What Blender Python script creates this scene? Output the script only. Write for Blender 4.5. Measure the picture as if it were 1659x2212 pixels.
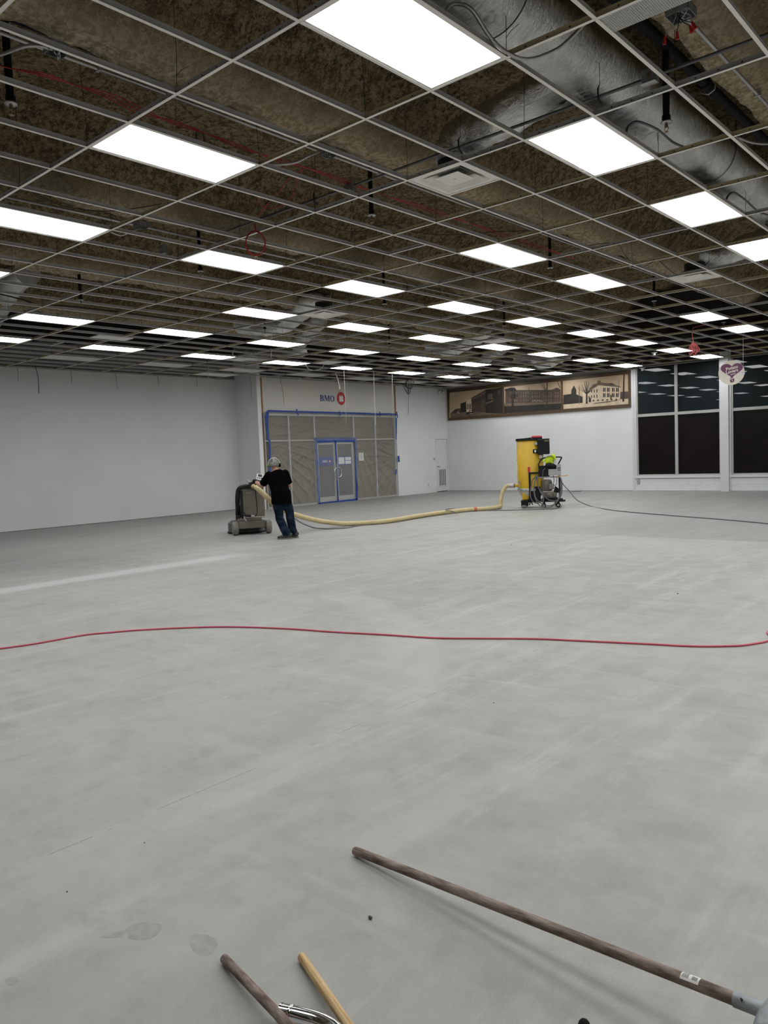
import bpy, bmesh, math, random
import numpy as np
from mathutils import Vector, Matrix

random.seed(7)
rng = np.random.default_rng(7)
scene = bpy.context.scene
for _o in list(bpy.data.objects):
    bpy.data.objects.remove(_o)
C = scene.collection

# ------------------------------------------------------------------ camera
F_PX, YAW, PITCH, ROLL = 1661.998, -0.7266252, -0.0735219, -0.0397746
CAM_H, ZG = 1.5, 3.984            # camera height, underside of the ceiling grid
OX0, OY0 = -3.32127, 1.95554      # grid origin
GX, GY = 0.6096, 1.2192           # grid module
_cf = Vector((math.sin(YAW)*math.cos(PITCH), math.cos(YAW)*math.cos(PITCH), math.sin(PITCH)))
_rt = Vector((math.cos(YAW), -math.sin(YAW), 0))
_up = _rt.cross(_cf)
_c, _s = math.cos(ROLL), math.sin(ROLL)
CX, CU, CF = _c*_rt + _s*_up, -_s*_rt + _c*_up, _cf
cam_d = bpy.data.cameras.new('camera'); cam = bpy.data.objects.new('camera', cam_d); C.objects.link(cam)
cam_d.sensor_fit = 'VERTICAL'; cam_d.sensor_height = 36.0; cam_d.lens = F_PX/2212*36.0
cam_d.clip_start = 0.05; cam_d.clip_end = 200
_m = Matrix((CX, CU, -CF)).transposed().to_4x4(); _m.translation = Vector((0, 0, CAM_H)); cam.matrix_world = _m
scene.camera = cam

# ------------------------------------------------------------------ world, exposure
world = bpy.data.worlds.new('night'); scene.world = world; world.use_nodes = True
world.node_tree.nodes['Background'].inputs[0].default_value = (0.012, 0.016, 0.018, 1)
world.node_tree.nodes['Background'].inputs[1].default_value = 0.6
vs = scene.view_settings
vs.view_transform = 'Standard'; vs.look = 'None'; vs.gamma = 1.0; vs.use_curve_mapping = False
vs.exposure = 0.0
cy = scene.cycles; cy.use_light_tree = False
cy.max_bounces = 4; cy.diffuse_bounces = 3; cy.glossy_bounces = 3; cy.transmission_bounces = 2; cy.transparent_max_bounces = 6; cy.caustics_reflective = False; cy.caustics_refractive = False
PANEL_STRENGTH = 11.9              # every lit ceiling panel

# ------------------------------------------------------------------ measuring helpers (pixel of the photograph -> point in the room)
def ray(u, v): return CF + CX*((u-829.5)/F_PX) - CU*((v-1106)/F_PX)
def FL(u, v, z=0.0):
    d = ray(u, v); t = (z-CAM_H)/d.z
    return Vector((d.x*t, d.y*t, z))
def OX(u, v, X):
    d = ray(u, v); t = X/d.x
    return Vector((X, d.y*t, CAM_H+d.z*t))
def OY(u, v, Y):
    d = ray(u, v); t = Y/d.y
    return Vector((d.x*t, Y, CAM_H+d.z*t))
def AT(u, v, depth):
    d = ray(u, v)
    return Vector((0, 0, CAM_H)) + d*depth
def gx(j): return OX0 - j*GX
def gy(i): return OY0 + i*GY
def pix(p):
    p = Vector(p) - Vector((0, 0, CAM_H)); d = p.dot(CF)
    return None if d < 0.1 else (829.5+F_PX*p.dot(CX)/d, 1106-F_PX*p.dot(CU)/d)

# ------------------------------------------------------------------ materials
MATS = {}
def mat(name, col, rough=0.6, metal=0.0, var=0.0, scale=8.0, bump=0.0, bscale=None, emit=None, spec=0.5, col2=None, detail=4.0, stretch=None, trans=0.0, alpha=None, coat=0.0):
    m = bpy.data.materials.new(name); m.use_nodes = True; MATS[name] = m
    nt = m.node_tree; b = nt.nodes['Principled BSDF']; L = nt.links.new
    b.inputs['Base Color'].default_value = (*col, 1); b.inputs['Roughness'].default_value = rough
    b.inputs['Metallic'].default_value = metal; b.inputs['Specular IOR Level'].default_value = spec
    b.inputs['Transmission Weight'].default_value = trans; b.inputs['Coat Weight'].default_value = coat
    if emit:
        b.inputs['Emission Color'].default_value = (*emit[0], 1); b.inputs['Emission Strength'].default_value = emit[1]
    tc = nt.nodes.new('ShaderNodeTexCoord'); src = tc.outputs['Object']
    if stretch:
        mp = nt.nodes.new('ShaderNodeMapping'); mp.inputs['Scale'].default_value = stretch
        L(src, mp.inputs['Vector']); src = mp.outputs['Vector']
    if var or col2:
        n = nt.nodes.new('ShaderNodeTexNoise'); n.inputs['Scale'].default_value = scale; n.inputs['Detail'].default_value = detail
        L(src, n.inputs['Vector'])
        r = nt.nodes.new('ShaderNodeValToRGB')
        c2 = col2 if col2 else tuple(min(1, c*(1+var)) for c in col)
        c1 = col if col2 else tuple(max(0, c*(1-var)) for c in col)
        r.color_ramp.elements[0].position = 0.33; r.color_ramp.elements[1].position = 0.67
        r.color_ramp.elements[0].color = (*c1, 1); r.color_ramp.elements[1].color = (*c2, 1)
        L(n.outputs['Fac'], r.inputs['Fac']); L(r.outputs['Color'], b.inputs['Base Color'])
    if bump:
        n2 = nt.nodes.new('ShaderNodeTexNoise'); n2.inputs['Scale'].default_value = bscale or scale*3; n2.inputs['Detail'].default_value = 5
        L(src, n2.inputs['Vector'])
        bp = nt.nodes.new('ShaderNodeBump'); bp.inputs['Strength'].default_value = bump; bp.inputs['Distance'].default_value = 0.02
        L(n2.outputs['Fac'], bp.inputs['Height']); L(bp.outputs['Normal'], b.inputs['Normal'])
    return m

def node(nt, typ, **kw):
    n = nt.nodes.new(typ)
    for k, v in kw.items(): setattr(n, k, v)
    return n
def math_n(nt, op, a, b=None, c=None, clamp=False):
    n = node(nt, 'ShaderNodeMath', operation=op, use_clamp=clamp)
    for k, x in enumerate((a, b, c)):
        if x is None: continue
        if isinstance(x, (int, float)): n.inputs[k].default_value = x
        else: nt.links.new(x, n.inputs[k])
    return n.outputs[0]
def mixc(nt, fac, a, b):
    n = node(nt, 'ShaderNodeMix', data_type='RGBA')
    nt.links.new(fac, n.inputs[0]) if not isinstance(fac, (int, float)) else setattr(n.inputs[0], 'default_value', fac)
    for k, x in ((6, a), (7, b)):
        if isinstance(x, tuple): n.inputs[k].default_value = (*x, 1)
        else: nt.links.new(x, n.inputs[k])
    return n.outputs[2]
def noise(nt, vec, scale, detail=4, rough=0.5, dist=0.0):
    n = node(nt, 'ShaderNodeTexNoise'); n.inputs['Scale'].default_value = scale; n.inputs['Detail'].default_value = detail
    n.inputs['Roughness'].default_value = rough; n.inputs['Distortion'].default_value = dist
    nt.links.new(vec, n.inputs['Vector']); return n.outputs['Fac']
def maprange(nt, x, a, b, c=0.0, d=1.0):
    n = node(nt, 'ShaderNodeMapRange'); n.interpolation_type = 'SMOOTHSTEP'
    nt.links.new(x, n.inputs[0])
    for k, v in zip((1, 2, 3, 4), (a, b, c, d)): n.inputs[k].default_value = v
    return n.outputs[0]
def vscale(nt, vec, s, rot=0.0):
    n = node(nt, 'ShaderNodeMapping'); n.inputs['Scale'].default_value = s; n.inputs['Rotation'].default_value = (0, 0, rot)
    nt.links.new(vec, n.inputs['Vector']); return n.outputs[0]

def concrete_floor():
    m = bpy.data.materials.new('ground_concrete'); m.use_nodes = True; MATS['ground_concrete'] = m
    nt = m.node_tree; b = nt.nodes['Principled BSDF']; L = nt.links.new
    tc = node(nt, 'ShaderNodeTexCoord'); P = tc.outputs['Object']
    sep = node(nt, 'ShaderNodeSeparateXYZ'); L(P, sep.inputs[0]); x, y = sep.outputs[0], sep.outputs[1]
    big = noise(nt, P, 0.22, 4, 0.55, 0.6)
    mid = noise(nt, vscale(nt, P, (1.0, 0.45, 1), 0.15), 1.3, 6, 0.62, 0.8)
    fine = noise(nt, P, 9.0, 4, 0.65)
    grit = noise(nt, P, 190.0, 1, 0.6)
    streak = noise(nt, vscale(nt, P, (2.2, 0.22, 1), 0.62), 2.0, 5, 0.65, 0.3)
    swirl = noise(nt, vscale(nt, P, (0.5, 2.4, 1), 0.2), 1.6, 5, 0.6, 0.5)
    c = mixc(nt, maprange(nt, big, 0.35, 0.68), (0.315, 0.305, 0.278), (0.39, 0.382, 0.352))
    c = mixc(nt, math_n(nt, 'MULTIPLY', maprange(nt, mid, 0.42, 0.75), 0.5), c, (0.27, 0.261, 0.236))
    c = mixc(nt, math_n(nt, 'MULTIPLY', maprange(nt, streak, 0.5, 0.72), 0.6), c, (0.48, 0.47, 0.435))
    c = mixc(nt, math_n(nt, 'MULTIPLY', maprange(nt, swirl, 0.52, 0.75), 0.5), c, (0.45, 0.44, 0.405))
    c = mixc(nt, math_n(nt, 'MULTIPLY', maprange(nt, fine, 0.45, 0.75), 0.4), c, (0.265, 0.257, 0.232))
    cloud = noise(nt, P, 3.2, 6, 0.68, 0.3)
    c = mixc(nt, math_n(nt, 'MULTIPLY', maprange(nt, cloud, 0.42, 0.7), 0.45), c, (0.43, 0.42, 0.388))
    c = mixc(nt, math_n(nt, 'MULTIPLY', maprange(nt, cloud, 0.46, 0.3), 0.4), c, (0.245, 0.237, 0.215))
    c = mixc(nt, math_n(nt, 'MULTIPLY', maprange(nt, grit, 0.55, 0.72), 0.32), c, (0.49, 0.48, 0.445))
    wob = math_n(nt, 'MULTIPLY', math_n(nt, 'SUBTRACT', noise(nt, P, 2.5, 5, 0.7), 0.5), 0.10)
    wob2 = math_n(nt, 'MULTIPLY', math_n(nt, 'SUBTRACT', noise(nt, P, 0.9, 3, 0.5), 0.5), 0.5)
    def band(pos, half, soft, axis, w):
        d = math_n(nt, 'ABSOLUTE', math_n(nt, 'SUBTRACT', math_n(nt, 'ADD', axis, w), pos))
        n = maprange(nt, d, half, half+soft, 1.0, 0.0); return n
    gate = maprange(nt, noise(nt, P, 3.0, 4, 0.7), 0.38, 0.55)
    # old joints between pours: pale filler smears and thin cracks running with the building
    smear = band(-9.93, 0.10, 0.22, x, math_n(nt, 'MULTIPLY', wob, 1.6))
    lim = maprange(nt, y, 7.0, 8.2, 1.0, 0.0)
    c = mixc(nt, math_n(nt, 'MULTIPLY', math_n(nt, 'MULTIPLY', smear, lim), 0.75), c, (0.56, 0.56, 0.54))
    for pos in (-2.42, -1.99):
        c = mixc(nt, math_n(nt, 'MULTIPLY', math_n(nt, 'MULTIPLY', band(pos, 0.01, 0.09, x, wob), gate), 0.16), c, (0.47, 0.465, 0.445))
    c = mixc(nt, math_n(nt, 'MULTIPLY', math_n(nt, 'MULTIPLY', band(-2.94, 0.01, 0.12, x, wob), gate), 0.28), c, (0.5, 0.495, 0.47))
    crack = math_n(nt, 'MULTIPLY', band(-2.94, 0.0006, 0.0028, x, math_n(nt, 'MULTIPLY', wob, 0.35)), maprange(nt, noise(nt, P, 5.0, 5, 0.7), 0.47, 0.55))
    c = mixc(nt, math_n(nt, 'MULTIPLY', crack, 0.75), c, (0.10, 0.10, 0.095))
    # part of the slab near the storefront and the windows not yet ground: darker, greyer
    raw = maprange(nt, math_n(nt, 'ADD', y, math_n(nt, 'MULTIPLY', wob, 1.2)), 12.05, 12.25)
    raw = math_n(nt, 'MULTIPLY', raw, maprange(nt, x, -9.0, -6.0))
    raw2 = maprange(nt, math_n(nt, 'ADD', x, wob2), -12.0, -10.6, 1.0, 0.0)
    c = mixc(nt, math_n(nt, 'MULTIPLY', math_n(nt, 'MAXIMUM', raw, raw2), 0.5), c, (0.235, 0.232, 0.222))
    # pale curved grinding pass
    dx = math_n(nt, 'SUBTRACT', x, -7.3); dy = math_n(nt, 'SUBTRACT', y, 1.3)
    rr = math_n(nt, 'SQRT', math_n(nt, 'ADD', math_n(nt, 'MULTIPLY', dx, dx), math_n(nt, 'MULTIPLY', dy, dy)))
    arc = maprange(nt, math_n(nt, 'ABSOLUTE', math_n(nt, 'SUBTRACT', rr, 4.75)), 0.1, 0.32, 1.0, 0.0)
    arc = math_n(nt, 'MULTIPLY', arc, math_n(nt, 'MULTIPLY', maprange(nt, y, 3.2, 4.2), maprange(nt, x, -6.4, -5.6)))
    c = mixc(nt, math_n(nt, 'MULTIPLY', arc, 0.30), c, (0.5, 0.49, 0.45))
    L(c, b.inputs['Base Color'])
    r = math_n(nt, 'ADD', math_n(nt, 'MULTIPLY', mid, 0.25), 0.42); L(r, b.inputs['Roughness'])
    b.inputs['Specular IOR Level'].default_value = 0.35
    bp = node(nt, 'ShaderNodeBump'); bp.inputs['Strength'].default_value = 0.12; bp.inputs['Distance'].default_value = 0.004
    L(grit, bp.inputs['Height']); L(bp.outputs[0], b.inputs['Normal'])
    return m
concrete_floor()

def insulation():
    m = bpy.data.materials.new('sprayed_insulation'); m.use_nodes = True; MATS['sprayed_insulation'] = m
    nt = m.node_tree; b = nt.nodes['Principled BSDF']; L = nt.links.new
    tc = node(nt, 'ShaderNodeTexCoord'); P = tc.outputs['Object']
    a = noise(nt, P, 0.9, 2, 0.6); f = noise(nt, P, 19.0, 4, 0.7); g = noise(nt, P, 60.0, 3, 0.7)
    c = mixc(nt, maprange(nt, a, 0.35, 0.7), (0.30, 0.228, 0.13), (0.36, 0.283, 0.168))
    c = mixc(nt, math_n(nt, 'MULTIPLY', maprange(nt, f, 0.6, 0.36), 0.92), c, (0.07, 0.05, 0.024))
    clump = noise(nt, P, 5.5, 3, 0.62)
    c = mixc(nt, math_n(nt, 'MULTIPLY', maprange(nt, clump, 0.54, 0.34), 0.62), c, (0.062, 0.043, 0.02))
    c = mixc(nt, math_n(nt, 'MULTIPLY', maprange(nt, g, 0.52, 0.72), 0.6), c, (0.62, 0.51, 0.33))
    c = mixc(nt, math_n(nt, 'MULTIPLY', maprange(nt, g, 0.46, 0.26), 0.6), c, (0.035, 0.025, 0.012))
    # paler colour on the stems, fading out up their slope
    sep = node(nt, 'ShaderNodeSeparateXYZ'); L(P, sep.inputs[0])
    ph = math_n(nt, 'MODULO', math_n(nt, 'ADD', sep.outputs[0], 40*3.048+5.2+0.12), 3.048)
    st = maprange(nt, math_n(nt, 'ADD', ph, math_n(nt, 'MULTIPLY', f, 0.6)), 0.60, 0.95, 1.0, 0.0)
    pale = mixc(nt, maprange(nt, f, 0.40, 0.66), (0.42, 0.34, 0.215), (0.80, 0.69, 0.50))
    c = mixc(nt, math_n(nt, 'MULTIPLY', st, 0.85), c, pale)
    # deck colour goes near black along the left wall, window bay and far end
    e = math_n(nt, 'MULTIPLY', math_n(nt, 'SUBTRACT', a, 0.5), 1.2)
    dark1 = maprange(nt, math_n(nt, 'ADD', sep.outputs[0], e), -16.5, -16.1, 1.0, 0.0)
    dark2 = math_n(nt, 'MULTIPLY', maprange(nt, math_n(nt, 'ADD', sep.outputs[1], e), 17.2, 17.7), maprange(nt, math_n(nt, 'ADD', sep.outputs[0], e), -9.4, -8.9))
    dark3 = math_n(nt, 'MULTIPLY', maprange(nt, math_n(nt, 'ADD', sep.outputs[1], e), 19.8, 20.3), 0.7)
    c = mixc(nt, math_n(nt, 'MULTIPLY', math_n(nt, 'MAXIMUM', math_n(nt, 'MAXIMUM', dark1, dark2), dark3), 0.94), c, (0.012, 0.011, 0.010))
    L(c, b.inputs['Base Color']); b.inputs['Roughness'].default_value = 1.0; b.inputs['Specular IOR Level'].default_value = 0.05
    bp = node(nt, 'ShaderNodeBump'); bp.inputs['Strength'].default_value = 1.0; bp.inputs['Distance'].default_value = 0.06
    L(math_n(nt, 'ADD', f, math_n(nt, 'MULTIPLY', g, 0.5)), bp.inputs['Height']); L(bp.outputs[0], b.inputs['Normal'])
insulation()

def foil():
    m = bpy.data.materials.new('duct_foil'); m.use_nodes = True; MATS['duct_foil'] = m
    nt = m.node_tree; b = nt.nodes['Principled BSDF']; L = nt.links.new
    tc = node(nt, 'ShaderNodeTexCoord'); P = tc.outputs['Object']
    b.inputs['Base Color'].default_value = (0.72, 0.71, 0.69, 1); b.inputs['Metallic'].default_value = 1.0
    b.inputs['Roughness'].default_value = 0.13
    w = noise(nt, vscale(nt, P, (3.0, 9.0, 3.0), 0.5), 3.0, 5, 0.7, 1.2); w2 = noise(nt, vscale(nt, P, (6, 22, 6), -0.35), 3.0, 4, 0.65, 0.8)
    h = math_n(nt, 'ADD', math_n(nt, 'ABSOLUTE', math_n(nt, 'SUBTRACT', w, 0.5)), math_n(nt, 'MULTIPLY', math_n(nt, 'ABSOLUTE', math_n(nt, 'SUBTRACT', w2, 0.5)), 0.6))
    bp = node(nt, 'ShaderNodeBump'); bp.inputs['Strength'].default_value = 0.6; bp.inputs['Distance'].default_value = 0.03
    L(h, bp.inputs['Height']); L(bp.outputs[0], b.inputs['Normal'])
foil()

def film():
    m = bpy.data.materials.new('plastic_film'); m.use_nodes = True; MATS['plastic_film'] = m
    nt = m.node_tree; b = nt.nodes['Principled BSDF']; L = nt.links.new; out = nt.nodes['Material Output']
    b.inputs['Base Color'].default_value = (0.75, 0.74, 0.70, 1); b.inputs['Roughness'].default_value = 0.10
    tr = node(nt, 'ShaderNodeBsdfTransparent'); mx = node(nt, 'ShaderNodeMixShader')
    tc = node(nt, 'ShaderNodeTexCoord'); n = noise(nt, tc.outputs['Object'], 1.2, 4)
    L(math_n(nt, 'ADD', math_n(nt, 'MULTIPLY', n, 0.10), 0.13), mx.inputs[0]); L(tr.outputs[0], mx.inputs[1]); L(b.outputs[0], mx.inputs[2])
    L(mx.outputs[0], out.inputs['Surface'])
film()

mat('wall_paint', (0.755, 0.76, 0.755), 0.7, var=0.025, scale=1.2, bump=0.03, bscale=60)
mat('grey_wall_paint', (0.65, 0.65, 0.635), 0.7, var=0.03, scale=0.8, bump=0.03, bscale=60)
mat('warm_wall_paint', (0.66, 0.63, 0.575), 0.7, var=0.025, scale=1.2, bump=0.03, bscale=60)
mat('upper_wall_dark', (0.022, 0.02, 0.018), 0.9, var=0.3, scale=3)  # near-black colour for the walls above the grid
mat('upper_wall_grey', (0.20, 0.195, 0.185), 0.85, var=0.15, scale=2)  # darker grey for the left wall strip above the grid
mat('door_paint', (0.72, 0.72, 0.71), 0.5, var=0.02, scale=2)
mat('block_paint', (0.72, 0.73, 0.73), 0.6, var=0.03, scale=3, bump=0.15, bscale=40)
mat('raw_gap', (0.10, 0.095, 0.088), 0.9, var=0.3, scale=6)
mat('tee_white', (0.86, 0.83, 0.77), 0.45, var=0.03, scale=3)
mat('tee_steel', (0.42, 0.41, 0.39), 0.45, metal=0.0, var=0.12, scale=2)
mat('tee_brass', (0.50, 0.42, 0.24), 0.45, metal=0.0, var=0.12, scale=2)
mat('panel_light', (0.9, 0.9, 0.9), 0.4, emit=((0.96, 0.985, 1.0), PANEL_STRENGTH), var=0.01)
mat('panel_dead', (0.66, 0.64, 0.61), 0.5, var=0.02)
mat('panel_frame', (0.80, 0.79, 0.77), 0.4, var=0.02)
mat('housing', (0.42, 0.42, 0.41), 0.5, metal=0.3, var=0.05)
mat('diffuser_white', (0.86, 0.84, 0.80), 0.45, var=0.03, scale=4)
mat('flex_jacket', (0.80, 0.79, 0.77), 0.3, metal=0.55, var=0.1, scale=6, bump=0.5, bscale=9)
mat('black_iron', (0.007, 0.007, 0.008), 0.7, spec=0.15, var=0.3, scale=10)
mat('conduit_steel', (0.42, 0.41, 0.40), 0.35, metal=0.8, var=0.1, scale=5)
mat('dark_conduit', (0.12, 0.12, 0.12), 0.4, metal=0.5, var=0.15, scale=5)
mat('box_steel', (0.30, 0.31, 0.32), 0.45, metal=0.6, var=0.15, scale=14)
mat('wire_black', (0.012, 0.011, 0.010), 0.6, var=0.2, scale=20)
mat('wire_white', (0.6, 0.58, 0.54), 0.5, var=0.05, scale=10)
mat('wire_red', (0.36, 0.02, 0.018), 0.5, var=0.15, scale=6)
mat('cord_red', (0.54, 0.08, 0.12), 0.5, var=0.1, scale=4)
mat('cord_orange', (0.45, 0.07, 0.06), 0.5, var=0.1, scale=6)
mat('nut_red', (0.5, 0.02, 0.02), 0.4, var=0.1)
mat('brass', (0.22, 0.17, 0.10), 0.4, metal=0.7, var=0.1)
mat('chrome', (0.82, 0.83, 0.85), 0.09, metal=1.0, var=0.02)
mat('aluminium', (0.46, 0.45, 0.43), 0.45, metal=0.25, var=0.05, scale=3)
mat('paper_brown', (0.158, 0.137, 0.088), 0.85, var=0.07, scale=1.5)
mat('door_glass', (0.085, 0.085, 0.085), 0.25, var=0.12, scale=2.5)
mat('tape_blue', (0.016, 0.062, 0.30), 0.6, var=0.25, scale=5)
mat('banner_blue', (0.012, 0.04, 0.30), 0.4, var=0.04)
mat('letter_blue', (0.015, 0.06, 0.24), 0.4, var=0.03)
mat('logo_red', (0.52, 0.015, 0.02), 0.4, var=0.03)
mat('logo_white', (0.78, 0.77, 0.74), 0.5, var=0.02)
mat('sheet_white', (0.75, 0.76, 0.76), 0.6, var=0.02)
mat('print_grey', (0.25, 0.25, 0.25), 0.7, var=0.05)
mat('stud_wood', (0.30, 0.15, 0.065), 0.7, var=0.2, scale=6, stretch=(6, 6, 0.6))
mat('window_frame', (0.44, 0.43, 0.405), 0.5, var=0.06, scale=4)
mat('window_trim', (0.66, 0.665, 0.67), 0.5, var=0.03, scale=4)
mat('window_glass', (0.017, 0.0225, 0.0245), 0.0, spec=0.33, var=0.05, scale=0.6)
mat('window_film', (0.0085, 0.0062, 0.0052), 0.3, var=0.15, scale=1.0, spec=0.14)
mat('night_sheet', (0.010, 0.014, 0.015), 0.8, var=0.1, scale=0.5)
mat('mural_frame', (0.085, 0.05, 0.022), 0.55, var=0.15, scale=4)
mat('mural_sky', (0.50, 0.37, 0.24), 0.6, var=0.05, scale=2)
mat('mural_dark', (0.022, 0.017, 0.013), 0.6, var=0.25, scale=6)
mat('mural_brown', (0.075, 0.05, 0.036), 0.6, var=0.25, scale=6)
mat('mural_mid', (0.15, 0.105, 0.07), 0.6, var=0.2, scale=6)
mat('mural_cream', (0.66, 0.53, 0.37), 0.6, var=0.06, scale=5)
mat('mural_road', (0.15, 0.105, 0.07), 0.6, var=0.2, scale=4)
mat('mural_snow', (0.60, 0.47, 0.33), 0.6, var=0.12, scale=6)
mat('skin', (0.46, 0.24, 0.15), 0.5, var=0.06, scale=20)
mat('tee_black', (0.003, 0.003, 0.0035), 1.0, spec=0.02, var=0.2, scale=30, bump=0.2, bscale=60)
mat('denim', (0.005, 0.009, 0.019), 0.95, spec=0.05, col2=(0.022, 0.036, 0.06), scale=10, bump=0.3, bscale=25)
mat('shoe_grey', (0.075, 0.073, 0.07), 0.9, spec=0.15, var=0.5, scale=30)
mat('shoe_sole', (0.16, 0.155, 0.145), 0.8, var=0.2, scale=30)
mat('beanie_camo', (0.03, 0.03, 0.027), 0.95, col2=(0.36, 0.35, 0.32), scale=1.0, stretch=(22, 22, 60), bump=0.3, bscale=3)
mat('muff_band', (0.5, 0.5, 0.47), 0.4, var=0.05)
mat('muff_green', (0.10, 0.22, 0.05), 0.5, var=0.1)
mat('glove_black', (0.010, 0.010, 0.010), 0.9, spec=0.1, var=0.3, scale=40)
mat('grinder_steel', (0.165, 0.15, 0.118), 0.5, metal=0.25, var=0.16, scale=5, bump=0.1, bscale=30)
mat('grinder_dark', (0.018, 0.0175, 0.0165), 0.6, spec=0.25, var=0.3, scale=8)
mat('rubber_dusty', (0.20, 0.19, 0.165), 0.9, var=0.2, scale=12)
mat('rubber_black', (0.010, 0.010, 0.010), 0.8, spec=0.2, var=0.3, scale=12)
mat('skirt_rubber', (0.075, 0.077, 0.076), 0.8, var=0.2, scale=8)
mat('hose_tan', (0.56, 0.45, 0.24), 0.55, var=0.08, scale=5)
mat('vac_yellow', (0.60, 0.37, 0.018), 0.42, var=0.06, scale=3)
mat('vac_black', (0.007, 0.0075, 0.009), 0.45, spec=0.25, var=0.2, scale=6)
mat('vac_grey', (0.34, 0.345, 0.34), 0.5, var=0.06, scale=6)
mat('vac_red', (0.50, 0.02, 0.035), 0.45, var=0.08, scale=8)
mat('motor_tan', (0.20, 0.185, 0.15), 0.55, metal=0.2, var=0.15, scale=12)
mat('clear_bag', (0.55, 0.52, 0.43), 0.35, var=0.12, scale=6)
mat('vest_yellow', (0.62, 0.80, 0.03), 0.75, var=0.1, scale=12, bump=0.3, bscale=18)
mat('vest_silver', (0.50, 0.51, 0.50), 0.35, var=0.05)
mat('faded_tape', (0.50, 0.13, 0.08), 0.6, var=0.1)
mat('cable_grey', (0.13, 0.13, 0.13), 0.5, var=0.15, scale=8)
mat('duct_tape', (0.45, 0.45, 0.45), 0.4, metal=0.4, var=0.25, scale=20, bump=0.3, bscale=40)
mat('stick_old', (0.085, 0.048, 0.030), 0.75, col2=(0.33, 0.26, 0.215), scale=1.0, stretch=(38, 38, 9), bump=0.35, bscale=2.5, detail=8)
mat('stick_new', (0.40, 0.22, 0.07), 0.5, col2=(0.74, 0.54, 0.27), scale=1.0, stretch=(120, 120, 7), bump=0.05, bscale=2)
mat('tool_grey', (0.30, 0.32, 0.325), 0.5, metal=0.3, var=0.2, scale=20, bump=0.2, bscale=50)
mat('label_white', (0.72, 0.70, 0.66), 0.5, var=0.04)
mat('ink', (0.03, 0.03, 0.03), 0.6, var=0.1)
mat('pebble', (0.09, 0.085, 0.08), 0.9, var=0.3, scale=60, bump=0.5, bscale=90)
mat('sign_cream', (0.72, 0.66, 0.56), 0.5, var=0.03)
mat('sign_purple', (0.14, 0.035, 0.10), 0.5, var=0.04)
mat('outlet_white', (0.7, 0.7, 0.68), 0.4, var=0.02)
mat('dust_print', (0.315, 0.305, 0.275), 0.6, var=0.12, scale=25)

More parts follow.
